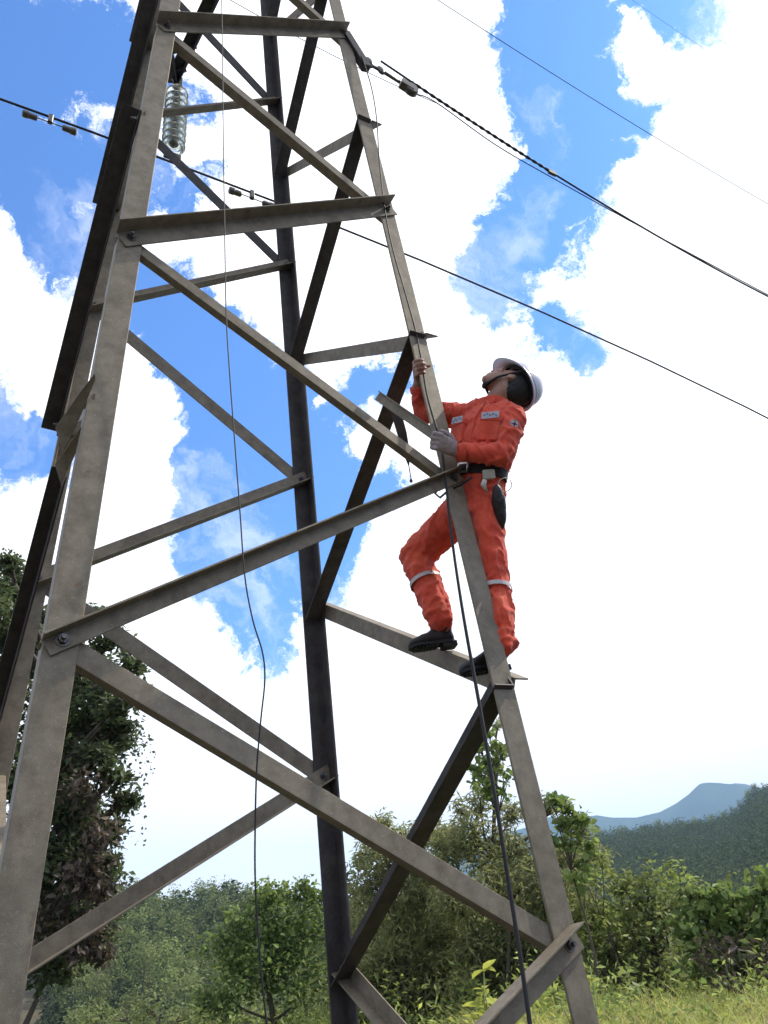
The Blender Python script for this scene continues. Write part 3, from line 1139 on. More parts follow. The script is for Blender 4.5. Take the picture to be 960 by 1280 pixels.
def evolve(mb, name, m, parent, voxel, smooth_it=3, disp=None, label=None):
    me = bpy.data.meshes.new('tmp')
    me.from_pydata(mb.v, [], mb.f)
    bm = bmesh.new()
    bm.from_mesh(me)
    bmesh.ops.recalc_face_normals(bm, faces=bm.faces)
    bm.to_mesh(me)
    bm.free()
    o = bpy.data.objects.new('tmp', me)
    COL.objects.link(o)
    r = o.modifiers.new('r', 'REMESH')
    r.mode = 'VOXEL'
    r.voxel_size = voxel
    s = o.modifiers.new('s', 'SMOOTH')
    s.iterations = smooth_it
    s.factor = 0.5
    dg = bpy.context.evaluated_depsgraph_get()
    me2 = bpy.data.meshes.new_from_object(o.evaluated_get(dg))
    bpy.data.objects.remove(o)
    n = len(me2.vertices)
    co = np.empty(n * 3, np.float32)
    me2.vertices.foreach_get('co', co)
    co = co.reshape(-1, 3)
    if disp:
        no = np.empty(n * 3, np.float32)
        me2.vertices.foreach_get('normal', no)
        no = no.reshape(-1, 3)
        co = co + no * disp(co)[:, None]
    me2.vertices.foreach_set('co', (co - origin_of(parent)).astype(np.float32).ravel())
    me2.polygons.foreach_set('use_smooth', [True] * len(me2.polygons))
    me2.materials.clear()
    me2.materials.append(m)
    me2.update()
    o2 = bpy.data.objects.new(name, me2)
    COL.objects.link(o2)
    o2.parent = parent
    if label:
        o2['label'] = label
    return o2


PEL = at(599, 618, 4.16)
WAI = at(602, 592, 4.18)
CHE = at(607, 548, 4.22)
NEK = at(616, 508, 4.30)
SHL = at(640, 524, 4.16)
SHR = at(583, 520, 4.38)
ELL = at(627, 570, 4.02)
WRL = at(573, 565, 4.05)
ELR = at(529, 517, 4.52)
WRR = at(522, 481, 4.46)
HIL = at(603, 632, 4.09)
HIR = at(586, 632, 4.23)
KNL = at(616, 722, 3.90)
ANL = at(628, 806, 3.68)
KNR = at(519, 694, 4.34)
ANR = at(552, 778, 4.05)
HC = at(641, 483, 4.36)
HU_ = unit(cs(.80, .25, -.5))
HF = cs(-.5, .8, -.4)
HF = unit(HF - HU_ * (HF @ HU_))
HL = np.cross(HU_, HF)
HAT0 = HC.copy()
HC = HC - HU_ * .038 + HF * .014
BT = unit(NEK - PEL)
BL = SHL - SHR
BL = unit(BL - BT * (BL @ BT))
BF = np.cross(BL, BT)

man = empty('person', (ANL + ANR) / 2 - np.array([0, 0, .12]),
            'worker in orange-red coverall and pale hard hat climbing the right tower leg, looking up', 'person')
SKIN = mat('skin', (0.36, 0.19, 0.13), 0.55, color2=(0.27, 0.13, 0.09), scale=25, bump=.2, bscale=160)
CLOTH = mat('orange_cloth', (0.76, 0.09, 0.042), 0.85, spec=.15, color2=(0.58, 0.058, 0.032), scale=16, bump=.5, bscale=420, sheen=.25, extra=[((0.86, 0.20, 0.09), 7.0, .5, .72, .5), ((0.30, 0.05, 0.04), 11.0, .62, .76, .5)])
REFL = mat('reflective_tape', (0.50, 0.45, 0.44), 0.5, var=.25, scale=40)
DARKL = mat('dark_leather', (0.022, 0.018, 0.018), 0.55, var=.4, scale=40, bump=.3, bscale=120)
RUBBER = mat('rubber_sole', (0.015, 0.014, 0.014), .8, var=.3)
WEB = mat('webbing', (0.02, 0.019, 0.022), 0.8, var=.4, scale=80)
METAL = mat('bright_metal', (0.7, 0.69, 0.66), 0.3, .9, var=.2)
GLOVE = mat('knit_glove', (0.56, 0.46, 0.45), 0.95, spec=.1, color2=(0.36, 0.28, 0.28), scale=60, bump=.8, bscale=300)
HATM = mat('hard_hat_plastic', (0.60, 0.58, 0.66), 0.28, var=.08, scale=6)
HAIR = mat('black_hair', (0.012, 0.010, 0.010), 0.6, var=.5, scale=60, bump=.8, bscale=200)


def limb(mb, pts, rads, n=14, k=8):
    """tapered, rounded limb through the joints"""
    P, Rr = [], []
    for i in range(len(pts) - 1):
        for j in range(k):
            q = j / k
            P.append(pts[i] * (1 - q) + pts[i + 1] * q)
            # muscle belly
            Rr.append(rads[i] * (1 - q) + rads[i + 1] * q)
    P.append(pts[-1])
    Rr.append(rads[-1])
    mb.tube(P, Rr, n)
    for p, r in zip(pts, rads):
        mb.ball(p, (r, 0, 0), (0, r, 0), (0, 0, r), 12, 8)


def torso(mb, secs, n=22):
    rings = []
    for c, rx, ry in secs:
        ring = []
        for k in range(n):
            w = 2 * PI * k / n
            cx, sy_ = math.cos(w), math.sin(w)
            ring.append(c + BL * rx * math.copysign(abs(cx) ** .85, cx) + BF * ry * math.copysign(abs(sy_) ** .9, sy_))
        rings.append(ring)
    mb.loft(rings)


def lerp(a, b, t):
    return a + (b - a) * t


def hand(mb, W_, K, D, X, C, s=1.0, curl=(35, 95, 150), thumb=None, r0=.0095):
    """palm from wrist W_ to knuckle centre K; first finger bone along D, curling to C; X index->little"""
    rings = []
    ax = unit(K - W_)
    Nn = unit(np.cross(ax, X))
    for q, wx, wn in ((0, .026, .019), (.3, .034, .018), (.7, .041, .016), (1.0, .041, .013)):
        c = lerp(W_, K, q)
        rings.append([c + X * wx * s * math.cos(2 * PI * k / 14) + Nn * wn * s * math.sin(2 * PI * k / 14) for k in range(14)])
    mb.loft(rings)
    for i, (off, ln) in enumerate(((-.031, .92), (-.0105, 1.0), (.0105, .94), (.031, .76))):
        p = K + X * off * s * 1.05
        pts = [p]
        for cdeg, bl in zip(curl, (.043, .028, .022)):
            a = math.radians(cdeg + (i - 1.5) * 6)
            p = p + (D * math.cos(a) + C * math.sin(a)) * bl * ln * s
            pts.append(p)
        rr_ = [r0 * s * 1.08, r0 * s, r0 * s * .93, r0 * s * .8]
        limb(mb, pts, rr_, 8, 2)
    if thumb is not None:
        b = lerp(W_, K, .28) - X * .026 * s
        m1 = b + thumb[0] * .040 * s
        m2 = m1 + thumb[1] * .032 * s
        m3 = m2 + thumb[2] * .024 * s
        limb(mb, [b, m1, m2, m3], [.013 * s, .012 * s, .0105 * s, .009 * s], 8, 2)


# --- body: one continuous skin surface
bd = MB()
torso(bd, [(PEL - BT * .08, .07, .06), (PEL, .10, .078), (WAI, .092, .072), (lerp(WAI, CHE, .5), .12, .085), (CHE, .15, .10), (lerp(CHE, NEK, .6), .15, .085), (lerp(CHE, NEK, .9), .085, .065)])
SKB = HC - HU_ * .05 - HF * .03
limb(bd, [NEK - BT * .03, lerp(NEK, SKB, .5), SKB], [.062, .056, .056], 16, 3)
bd.ball(HC + HU_ * .025 - HF * .018, HL * .077, HF * .100, HU_ * .106, 20, 14)         # cranium
bd.ball(HC - HU_ * .045 + HF * .040, HL * .058, HF * .052, HU_ * .062, 18, 12)         # jaw
bd.ball(HC - HU_ * .092 + HF * .066, HL * .026, HF * .024, HU_ * .020, 12, 8)          # chin
bd.ball(HC + HU_ * .018 + HF * .082, HL * .055, HF * .018, HU_ * .014, 12, 8)          # brow
for sg in (-1, 1):
    bd.ball(HC - HU_ * .020 + HF * .066 + HL * .036 * sg, HL * .022, HF * .022, HU_ * .022, 12, 8)   # cheek
    bd.ball(HC - HU_ * .012 - HF * .006 + HL * .078 * sg, HL * .008, HF * .018, HU_ * .031, 12, 8)   # ear
    bd.ball(HC - HU_ * .030 + HF * .100 + HL * .012 * sg, HL * .009, HF * .009, HU_ * .008, 10, 6)   # nostril wing
bd.loft([[HC + HU_ * u + HF * (f - .012) + HL * w * math.cos(2 * PI * k / 10) + HF * g * math.sin(2 * PI * k / 10) for k in range(10)]
         for u, f, w, g in ((.012, .084, .010, .012), (-.008, .096, .009, .014), (-.024, .106, .013, .016), (-.032, .100, .012, .012), (-.036, .09, .008, .008))])
bd.ball(HC - HU_ * .054 + HF * .090, HL * .025, HF * .011, HU_ * .0065, 12, 6)
bd.ball(HC - HU_ * .067 + HF * .087, HL * .022, HF * .011, HU_ * .0065, 12, 6)
limb(bd, [SHL, ELL, WRL], [.055, .042, .028], 12)
limb(bd, [SHR, ELR, WRR], [.055, .042, .028], 12)
limb(bd, [HIL, KNL, ANL], [.066, .050, .036], 14)
limb(bd, [HIR, KNR, ANR], [.066, .050, .036], 14)
# right hand, bare, closed on the cable and the edge of the leg
KR = at(519, 461, 4.42)
hand(bd, WRR, KR, unit(cs(.15, .05, 1)), unit(cs(.22, -1, 0)), unit(cs(1, .15, -.1)), 1.02, (5, 75, 125),
     thumb=(unit(cs(.5, .8, -.2)), unit(cs(.9, .5, 0)), unit(cs(1, .1, .2))))
# left hand inside the glove
KL = at(549, 552, 3.99)
LX = unit(cs(-.35, -1, 0))
hand(bd, WRL, KL, unit(cs(-1, .25, .1)), LX, unit(cs(.15, 0, -1)), .9, (30, 95, 150), r0=.008)
body = evolve(bd, 'body', SKIN, man, .0052, 3)
ey = MB()
for sg in (-1, 1):
    e_ = HC + HU_ * .000 + HF * .078 + HL * .031 * sg
    o = MB().ball(e_, HL * .0125, HF * .0125, HU_ * .0105, 12, 8).build('eye', mat('eye_white', (.7, .68, .64), .3), man, smooth=True)
    MB().ball(e_ + HF * .0085 + HU_ * .003, HL * .0058, HF * .0046, HU_ * .0058, 10, 6).build('iris', mat('iris', (.03, .02, .015), .2), o, smooth=True)
hr = MB()
hr.ball(HC + HU_ * .032 - HF * .030, HL * .083, HF * .098, HU_ * .106, 22, 14)
hr.ball(HC - HU_ * .020 - HF * .055, HL * .066, HF * .052, HU_ * .060, 18, 10)
evolve(hr, 'hair', HAIR, man, .006, 2, lambda co: .002 * np.sin(co[:, 0] * 900) * np.cos(co[:, 2] * 800))


# --- clothes
def vnoise(co, seed, freq, axis=None, stretch=1.0):
    out = np.empty(len(co))
    q = co * freq
    if axis is not None:
        q = q + np.outer(co @ axis, axis) * freq * (stretch - 1)
    for i, p in enumerate(q):
        out[i] = noise.noise((p[0] + seed, p[1], p[2]))
    return out


def folds(co, segs, amp):
    """creases running round each limb, deepest near the bends"""
    out = 0.45 * amp * vnoise(co, 3, 14) + .12 * amp * vnoise(co, 9, 34)
    dz = unit(BT + BL * .6)
    r1 = np.abs(vnoise(co, 21, 11, dz, .35))
    r2 = np.abs(vnoise(co, 33, 15, unit(BT - BL * .8 + BF * .3), .35))
    out += amp * .9 * (np.exp(-(r1 / .10) ** 2) * .8 - .2) + amp * .5 * (np.exp(-(r2 / .08) ** 2) * .8 - .2)
    wbl = vnoise(co, 5, 9)
    for a, b, k, dr in segs:
        ax = unit(b - a)
        ln = np.linalg.norm(b - a)
        t = ((co - a) @ ax)
        d = np.linalg.norm(co - a - np.outer(np.clip(t, 0, ln), ax), axis=1)
        near = np.exp(-(d / .11) ** 4) * (t > -.06) * (t < ln + .06)
        side = (co - a) @ dr
        ph = (t + .35 * side + .035 * wbl) * k
        rid = np.abs(np.sin(ph)) ** .7
        att = .35 + .65 * (np.exp(-((t - ln) / .10) ** 2) + .6 * np.exp(-(t / .09) ** 2))
        out += near * amp * att * .7 * (.5 - rid) * (0.7 + 1.4 * wbl)
    return out


jk = MB()
torso(jk, [(WAI - BT * .035, .120, .096), (WAI, .122, .098), (lerp(WAI, CHE, .22), .150, .116), (lerp(WAI, CHE, .4), .160, .122), (lerp(WAI, CHE, .75), .172, .128), (CHE, .175, .125), (lerp(CHE, NEK, .5), .175, .108),
           (lerp(CHE, NEK, .8), .14, .085), (lerp(CHE, NEK, 1.02), .072, .068)])
limb(jk, [lerp(NEK, SHL, .3), SHL], [.062, .074], 14)
limb(jk, [lerp(NEK, SHR, .3), SHR], [.062, .072], 14)
limb(jk, [SHL, lerp(SHL, ELL, .5), ELL, lerp(ELL, WRL, .5), lerp(ELL, WRL, .93)], [.073, .067, .060, .052, .041], 14)
limb(jk, [SHR, lerp(SHR, ELR, .5), ELR, lerp(ELR, WRR, .5), lerp(ELR, WRR, .86)], [.070, .064, .056, .048, .040], 14)
side = unit(np.cross(BT, BF))
jacket = evolve(jk, 'jacket', CLOTH, man, .008, 3,
                lambda co: folds(co, [(SHL, ELL, 62, BF), (WRL, ELL, 70, BT), (SHR, ELR, 66, BF), (WRR, ELR, 70, BF), (NEK, WAI, 40, BL)], .0145))
tr = MB()
torso(tr, [(WAI + BT * .01, .120, .098), (WAI - BT * .05, .126, .102), (PEL, .130, .108), (PEL - BT * .06, .128, .105), (PEL - BT * .10, .10, .085)])
limb(tr, [HIL, lerp(HIL, KNL, .5), KNL, lerp(KNL, ANL, .5), lerp(KNL, ANL, .97)], [.094, .088, .077, .072, .066], 16)
limb(tr, [HIR, lerp(HIR, KNR, .5), KNR, lerp(KNR, ANR, .45), lerp(KNR, ANR, .97)], [.103, .098, .086, .076, .068], 16)
tr.ball(lerp(HIL, HIR, .5) - BT * .02 + BF * .02, BL * .09, BF * .10, BT * .08, 14, 8)
trousers = evolve(tr, 'trousers', CLOTH, man, .008, 3,
                  lambda co: folds(co, [(HIL, KNL, 42, BF), (ANL, KNL, 46, BF), (KNL, ANL, 60, BL), (HIR, KNR, 44, BT), (ANR, KNR, 48, BF), (KNR, ANR, 62, BL)], .0135))


def bandring(name, c, ax, r, h, m, parent, n=26, th=.004, lump=.0, rx=1.0, ry=1.0, X=None):
    ax = unit(ax)
    a = X if X is not None else unit(np.cross(ax, (.2, .1, 1)))
    a = unit(a - ax * (a @ ax))
    b = np.cross(ax, a)
    mb = MB()
    rings = []
    for rr_, z in ((r, -h), (r + th, -h), (r + th, h), (r, h)):
        rings.append([c + ax * z + (a * math.cos(2 * PI * k / n) * rx + b * math.sin(2 * PI * k / n) * ry) * (rr_ + lump * math.sin(5 * 2 * PI * k / n)) for k in range(n)])
    rings.append(rings[0])
    mb.loft(rings, caps=False)
    return mb.build(name, m, parent, smooth=False)


bandring('reflective_band', lerp(KNL, ANL, .20), ANL - KNL, .080, .0105, REFL, man, th=.002)
bandring('reflective_band', lerp(KNR, ANR, .42), ANR - KNR, .082, .0105, REFL, man, th=.002)
# shirt collar, cuffs
bandring('collar', NEK + BT * .004 + BF * .006, BT + HF * .2, .066, .020, CLOTH, man, th=.010, lump=.003, rx=1.08, ry=.98, X=BL)
for sg in (-1, 1):
    c = NEK - BT * .012 + BF * .074 + BL * .030 * sg
    MB().frame(c, unit(BL + BT * .5 * sg), unit(BT - BL * .5 * sg), BF, .030, .018, .004).build('collar_wing', CLOTH, man, bevel=.003)
bandring('cuff', lerp(ELL, WRL, .90), WRL - ELL, .040, .018, CLOTH, man, th=.006)
bandring('cuff', lerp(ELR, WRR, .84), WRR - ELR, .040, .016, CLOTH, man, th=.006)

# chest pockets with their pale badges, button placket
LETT = mat('blue_print', (.16, .17, .26), .7)
for sg, q in ((1, 0.0), (-1, 0.0)):
    c = lerp(CHE, NEK, .18) + BL * (.050 if sg > 0 else -.062)
    nrm_ = unit(BF + BL * .32 * sg)
    xx = unit(BL - nrm_ * (BL @ nrm_))
    yy = np.cross(nrm_, xx)
    if yy @ BT < 0:
        yy = -yy
    cc_ = c + nrm_ * .128 - BF * .012
    pk = MB()
    pk.frame(cc_ - yy * .045, xx, yy, nrm_, .052, .055, .010)
    pocket = pk.build('chest_pocket', CLOTH, man, bevel=.004)
    MB().frame(cc_ + yy * .018, xx, yy, nrm_, .054, .016, .014).build('pocket_flap', CLOTH, pocket, bevel=.004)
    bd_ = MB()
    cb = cc_ + yy * .030 + nrm_ * .0145
    bd_.frame(cb, unit(xx + yy * .12 * sg), unit(yy - xx * .12 * sg), nrm_, .044, .017, .0015)
    bd_.build('name_patch', mat('patch_grey', (.50, .50, .56), .7, var=.3, scale=90), pocket)
    lt = MB()
    for k in range(5):      # illegible stitched lettering
        p = cb + nrm_ * .0022 + xx * (-.030 + .015 * k) + yy * (.004 if k % 2 else -.003)
        lt.frame(p, unit(xx + yy * (.8 if k % 2 else -.6)), unit(yy - xx * (.8 if k % 2 else -.6)), nrm_, .0065, .0026, .0008)
        lt.frame(p + yy * .004, xx, yy, nrm_, .004, .0015, .0008)
    lt.build('stitched_lettering', LETT, pocket)
pl_ = MB()
pl_.tube([lerp(WAI, NEK, q) + BF * (.118 + .018 * math.sin(q * PI) - .05 * max(0, q - .7) / .3) for q in np.linspace(.02, .93, 12)], .008, 6)
pl_.build('placket', CLOTH, man, smooth=True)
# round sleeve badge
bc = lerp(SHL, ELL, .18)
to = unit(CAM - bc)
bn = unit(to + cs(.25, .1, 0))
bx = unit(np.cross(BT, bn))
by_ = np.cross(bn, bx)
bp = bc + bn * .080
disc = lambda rr_, d: [bp + bn * d + (bx * math.cos(2 * PI * k / 20) + by_ * math.sin(2 * PI * k / 20)) * rr_ for k in range(20)]
badge = MB().prism(disc(.025, -.012), disc(.024, .002)).build('sleeve_badge', mat('badge_white', (.72, .70, .74), .6), man)
st_ = MB()
for d0, ln0 in ((.0028, .019),):
    star = [bp + bn * d0 + (bx * math.sin(2 * PI * k / 8) + by_ * math.cos(2 * PI * k / 8)) * (ln0 if k % 2 == 0 else .0055) for k in range(8)]
    star2 = [p + bn * .001 for p in star]
    st_.prism(star, star2)
st_.build('badge_star', mat('badge_dark', (.10, .05, .12), .6), badge)
rg = [[bp + bn * z + (bx * math.cos(2 * PI * k / 20) + by_ * math.sin(2 * PI * k / 20)) * q for k in range(20)] for q, z in ((.0205, .002), (.0205, .0035), (.023, .0035), (.023, .002))]
MB().loft(rg + [rg[0]], caps=False).build('badge_ring', mat('badge_red', (.5, .06, .08), .6), badge)

# belt, buckle, pouch, ring, straps
belt = bandring('belt', WAI - BT * .012, BT, .128, .024, WEB, man, th=.012, rx=1.0, ry=.78, X=BL, n=36)
bk = WAI - BT * .012 + BF * .110 - BL * .03
fx, fy, fz = BL, BT, BF
for q in ((-.026, 0, .004, .026), (.026, 0, .004, .026), (0, .023, .026, .004), (0, -.023, .026, .004)):
    pass
b_ = MB()
for dx_, dy_, hx_, hy_ in ((-.028, 0, .0045, .026), (.028, 0, .0045, .026), (0, .023, .03, .0045), (0, -.023, .03, .0045)):
    b_.frame(bk + fx * dx_ + fy * dy_ + fz * .012, fx, fy, fz, hx_, hy_, .004)
b_.build('buckle', METAL, belt)
pch = MB()
pc = at(624, 633, 3.98)
pch.ball(pc, cs(.034, 0, 0), cs(0, .0, .035), cs(-.012, .112, 0), 16, 12)
evolve(pch, 'tool_pouch', DARKL, man, .007, 2, lambda co: .004 * vnoise(co, 2, 30))
pr = MB()
rc = at(631, 606, 3.98)
ringpts = [rc + cs(.033 * math.cos(a), .033 * math.sin(a), .01 * math.sin(a)) for a in np.linspace(0, 2 * PI, 22)]
pr.tube(ringpts, .0022, 6)
pr.build('key_ring', METAL, man, smooth=True)
MB().frame(at(611, 593, 4.02), unit(cs(1, .1, -.2)), unit(cs(-.1, 1, 0)), unit(cs(.2, 0, 1)), .030, .024, .012).build('white_pouch', mat('cream_cloth', (.6, .57, .48), .8, var=.3), man, bevel=.006)
MB().tube([at(606, 600, 3.99), at(604, 606, 3.985), at(609, 616, 3.985)], [.012, .014, .004], 8).build('cream_tag', mat('cream_cloth', (.6, .57, .48)), man, smooth=True)
lan = MB()
lan.tube([at(590, 596, 4.0), at(576, 606, 4.02), at(562, 612, 4.05), at(550, 622, 4.1), at(544, 617, 4.12), at(548, 610, 4.1), at(558, 606, 4.06)], .006, 7)
lan.build('lanyard', WEB, man, smooth=True)


# boots
def boot(an, heel_, toe_, upv, lbl):
    f = unit(toe_ - heel_)
    upv = unit(upv - f * (upv @ f))
    sdv = np.cross(f, upv)
    mb = MB()
    rings = []
    L0 = np.linalg.norm(toe_ - heel_)
    for q, hw, ht in ((.0, .022, .05), (.05, .034, .075), (.2, .038, .085), (.38, .037, .080), (.55, .042, .062), (.72, .047, .050), (.88, .042, .040), (.97, .028, .030), (1.0, .012, .018)):
        c = heel_ + f * L0 * q + upv * ht * .5
        rings.append([c + sdv * hw * math.copysign(abs(math.cos(w)) ** .8, math.cos(w)) + upv * ht * .5 * math.copysign(abs(math.sin(w)) ** .8, math.sin(w)) for w in np.linspace(0, 2 * PI, 17)[:-1]])
    mb.loft(rings)
    limb(mb, [heel_ + f * L0 * .2 + upv * .05, lerp(heel_, an, .8)], [.041, .040], 14)
    bo = evolve(mb, 'boot', DARKL, man, .006, 3, lambda co: .003 * vnoise(co, 4, 26))
    so_ = MB()
    prof_ = ((.0, .024), (.06, .036), (.25, .036), (.42, .033), (.6, .043), (.78, .048), (.92, .038), (1.01, .012))
    top_, bot_ = [], []
    for sgn in (1, -1):
        for q, hw in (prof_ if sgn == 1 else prof_[::-1]):
            top_.append(heel_ + f * L0 * q + sdv * hw * sgn + upv * .006)
            bot_.append(heel_ + f * L0 * q + sdv * hw * sgn - upv * .008)
    so_.prism(top_, bot_)
    so_.frame(heel_ + f * L0 * .13 - upv * .016, f, sdv, upv, .036, .032, .012)
    for k in range(7):
        so_.frame(heel_ + f * L0 * (.42 + .075 * k) - upv * .013, f, sdv, upv, .006, .036 - .002 * abs(k - 3), .006)
    so_.build('sole', RUBBER, bo)
    return bo


WUP = np.array([0, 0, 1.0])
boot(ANR, at(567, 802, 4.05), at(511, 810, 3.985), WUP, 'r')
boot(ANL, at(632, 832, 3.70), at(576, 840, 3.60), WUP, 'l')

# glove on the near hand
gv = MB()
hand(gv, WRL, KL, unit(cs(-1, .25, .1)), LX, unit(cs(.15, 0, -1)), 1.06, (30, 95, 150), r0=.0108,
     thumb=(unit(cs(-.5, .9, .1)), unit(cs(-.8, .6, -.1)), unit(cs(-.6, .3, -.6))))
limb(gv, [WRL, lerp(WRL, ELL, .12)], [.033, .037], 12)
evolve(gv, 'glove', GLOVE, man, .005, 2, lambda co: .0015 * np.sin(co @ unit(ELL - WRL) * 900))
bandring('glove_cuff', lerp(WRL, ELL, .13), ELL - WRL, .037, .010, WEB, man, th=.006)

# hard hat
hat_o = HAT0 + HU_ * .030 - HF * .004
hm = MB()
n_ = 40


def hatring(rx, rf, rb, z, visor=0.0, thick=0.0):
    out = []
    for k in range(n_):
        w = 2 * PI * k / n_
        c_, s_ = math.cos(w), math.sin(w)
        rf_ = (rf if c_ > 0 else rb)
        ext = visor * max(0, c_) ** 3
        out.append(hat_o + HL * (rx - thick) * s_ + HF * ((rf_ - thick) * c_ + ext) + HU_ * (z - ext * .25))
    return out


outer = [hatring(.122, .142, .148, -.012, .048), hatring(.120, .140, .146, -.006, .046), hatring(.108, .128, .132, .004), hatring(.107, .127, .131, .03), hatring(.100, .120, .124, .060),
         hatring(.086, .104, .108, .088), hatring(.064, .078, .082, .110), hatring(.036, .046, .048, .124), hatring(.006, .008, .008, .130)]
inner = [hatring(.122, .142, .148, -.016, .048), hatring(.104, .123, .127, -.004), hatring(.103, .122, .126, .03), hatring(.096, .115, .118, .056), hatring(.080, .098, .102, .083),
         hatring(.058, .072, .076, .104), hatring(.032, .040, .042, .118), hatring(.005, .006, .006, .124)]
nn_ = n_
hm.loft(outer + [], caps=False)
hm.add([], [])
hb = MB()
hb.loft(inner[::-1] + outer, caps=True)
hat = hb.build('hard_hat', HATM, man, smooth=True)
for off, ht in ((0, .010), (-.030, .006), (.030, .006)):
    rb_ = MB()
    pts = []
    for w in np.linspace(-.95, .95, 15):
        a = w * PI / 2
        pts.append(hat_o + HL * off + HF * math.sin(a) * (.122 - abs(off) * .5) + HU_ * (math.cos(a) * (.128 - abs(off) * .35) + .002))
    rb_.tube(pts, [ht * (.5 + .5 * math.cos(w * 1.2)) for w in np.linspace(-.95, .95, 15)], 8)
    rb_.build('crown_rib', HATM, hat, smooth=True)
MB().loft([hatring(.1085, .1285, .1325, .012), hatring(.1095, .1295, .1335, .012), hatring(.109, .129, .133, .020), hatring(.108, .128, .132, .020)], caps=False).build('rim_groove', mat('hat_groove', (.42, .4, .5), .35), hat)
# suspension straps and chin strap
cp = MB()
for sg in (-1, 1):
    cp.tube([hat_o + HL * .098 * sg - HU_ * .005 + HF * .012, HC + HL * .081 * sg - HU_ * .01 + HF * .010, HC + HL * .062 * sg - HU_ * .075 + HF * .022, HC - HU_ * .122 + HF * .034], [.007, .006, .006, .009], 6)
cp.ball(HC - HU_ * .124 + HF * .034, HL * .024, HF * .016, HU_ * .009, 10, 6)
cp.build('chin_strap', WEB, hat, smooth=True)
MB().loft([hatring(.094, .110, .112, -.010), hatring(.099, .115, .117, -.010), hatring(.099, .115, .117, .018), hatring(.094, .110, .112, .018), hatring(.094, .110, .112, -.010)], caps=False).build('headband', WEB, hat)

# ------------------------------------------------------------------ cables, insulator, conductors
CABLE = mat('black_cable', (0.016, 0.015, 0.016), .6, .0, .3, var=.2)
ALU = mat('stranded_aluminium', (0.035, 0.035, 0.04), .6, .2, .4, var=.3, scale=60)


def spline(pts, n=8):
    pts = [np.asarray(p, float) for p in pts]
    P = [2 * pts[0] - pts[1]] + pts + [2 * pts[-1] - pts[-2]]
    out = []
    for i in range(1, len(P) - 2):
        for k in range(n):
            t = k / n
            out.append(.5 * ((2 * P[i]) + (-P[i - 1] + P[i + 1]) * t + (2 * P[i - 1] - 5 * P[i] + 4 * P[i + 1] - P[i + 2]) * t * t + (-P[i - 1] + 3 * P[i] - 3 * P[i + 1] + P[i + 2]) * t ** 3))
    out.append(pts[-1])
    return out


def on_face(px, py, off):
    """point in front of the near face of the tower, off metres outside the leg line"""
    y = -S
    for _ in range(12):
        p = on_y(px, py, y)
        y = -(w_at(p[2]) + HO) * SQ - off
    return on_y(px, py, y)


cabpts = [(452, 70, .02), (464, 108, .03), (471, 150, .03), (474, 200, .03), (481, 262, .03), (491, 312, .02), (507, 368, .015), (519, 412, .012), (527, 452, .012), (533, 490, .012), (541, 520, .02), (551, 556, .03), (557, 600, .05),
          (562, 650, .07), (570, 710, .09), (581, 780, .11), (594, 852, .12), (607, 925, .14), (621, 1010, .16), (637, 1110, .18), (651, 1200, .2), (665, 1300, .22), (676, 1400, .24)]
pts = spline([on_face(*p) for p in cabpts], 5)
m_ = MB().tube(pts, [.0042 + .0030 * min(1, max(0, (i - 30) / 50)) for i in range(len(pts))], 8)
tag(m_.build('cable', CABLE, smooth=True), 'thick black cable running down the right leg through the worker\'s hands', 'cable')
wirepts = [(276, -60), (278, 60), (279, 160), (281, 300), (283, 400), (288, 480), (294, 560), (300, 640), (306, 720), (316, 775), (328, 815), (331, 850), (326, 900), (321, 960), (319, 1030), (319, 1100), (323, 1170), (329, 1240), (336, 1300), (345, 1380)]
pts = spline([on_face(x, y, .10 + .02 * math.sin(y * .01)) for x, y in wirepts], 5)
tag(MB().tube(pts, .0028, 6).build('cable', CABLE, smooth=True), 'thin slack black wire hanging down left of the dark far leg', 'cable')


def conductor(label, y, pix, rad, x0=-60, x1=160, parent_only=False):
    q = np.array([on_y(px, py, y) for px, py in pix])
    co = np.polyfit(q[:, 0], q[:, 2], 2 if len(pix) > 2 else 1)
    xs = np.linspace(x0, x1, 120)
    ps = [np.array([x, y, np.polyval(co, x)]) for x in xs]
    return ps, co


def damper(y, co, px, py, parent, ln=.30, s=1.0):
    p = on_y(px, py, y)
    x = p[0]
    z = np.polyval(co, x)
    d = unit(np.array([1, 0, np.polyval(np.polyder(co), x)]))
    dn = np.array([0, 0, -1.0])
    c = np.array([x, y, z])
    m = MB()
    m.frame(c + dn * .05 * s, d, (0, 1, 0), -dn, .03 * s, .03 * s, .08 * s)
    cl_ = m.build('damper_clamp', BOLT, parent, bevel=.006)
    mm = MB()
    mm.tube([c + dn * .12 * s - d * ln * s, c + dn * .12 * s + d * ln * s], .008 * s, 6)
    mm.build('messenger_wire', ALU, cl_)
    for sg in (-1, 1):
        w = MB()
        a = c + dn * .13 * s + d * sg * ln * s * .45
        b = c + dn * .13 * s + d * sg * ln * s
        w.tube([a, a + (b - a) * .08, a + (b - a) * .55, a + (b - a) * .6, b - (b - a) * .06, b], [.028 * s, .04 * s, .042 * s, .05 * s, .05 * s, .03 * s], 12)
        w.build('damper_weight', BOLT, cl_, smooth=False)


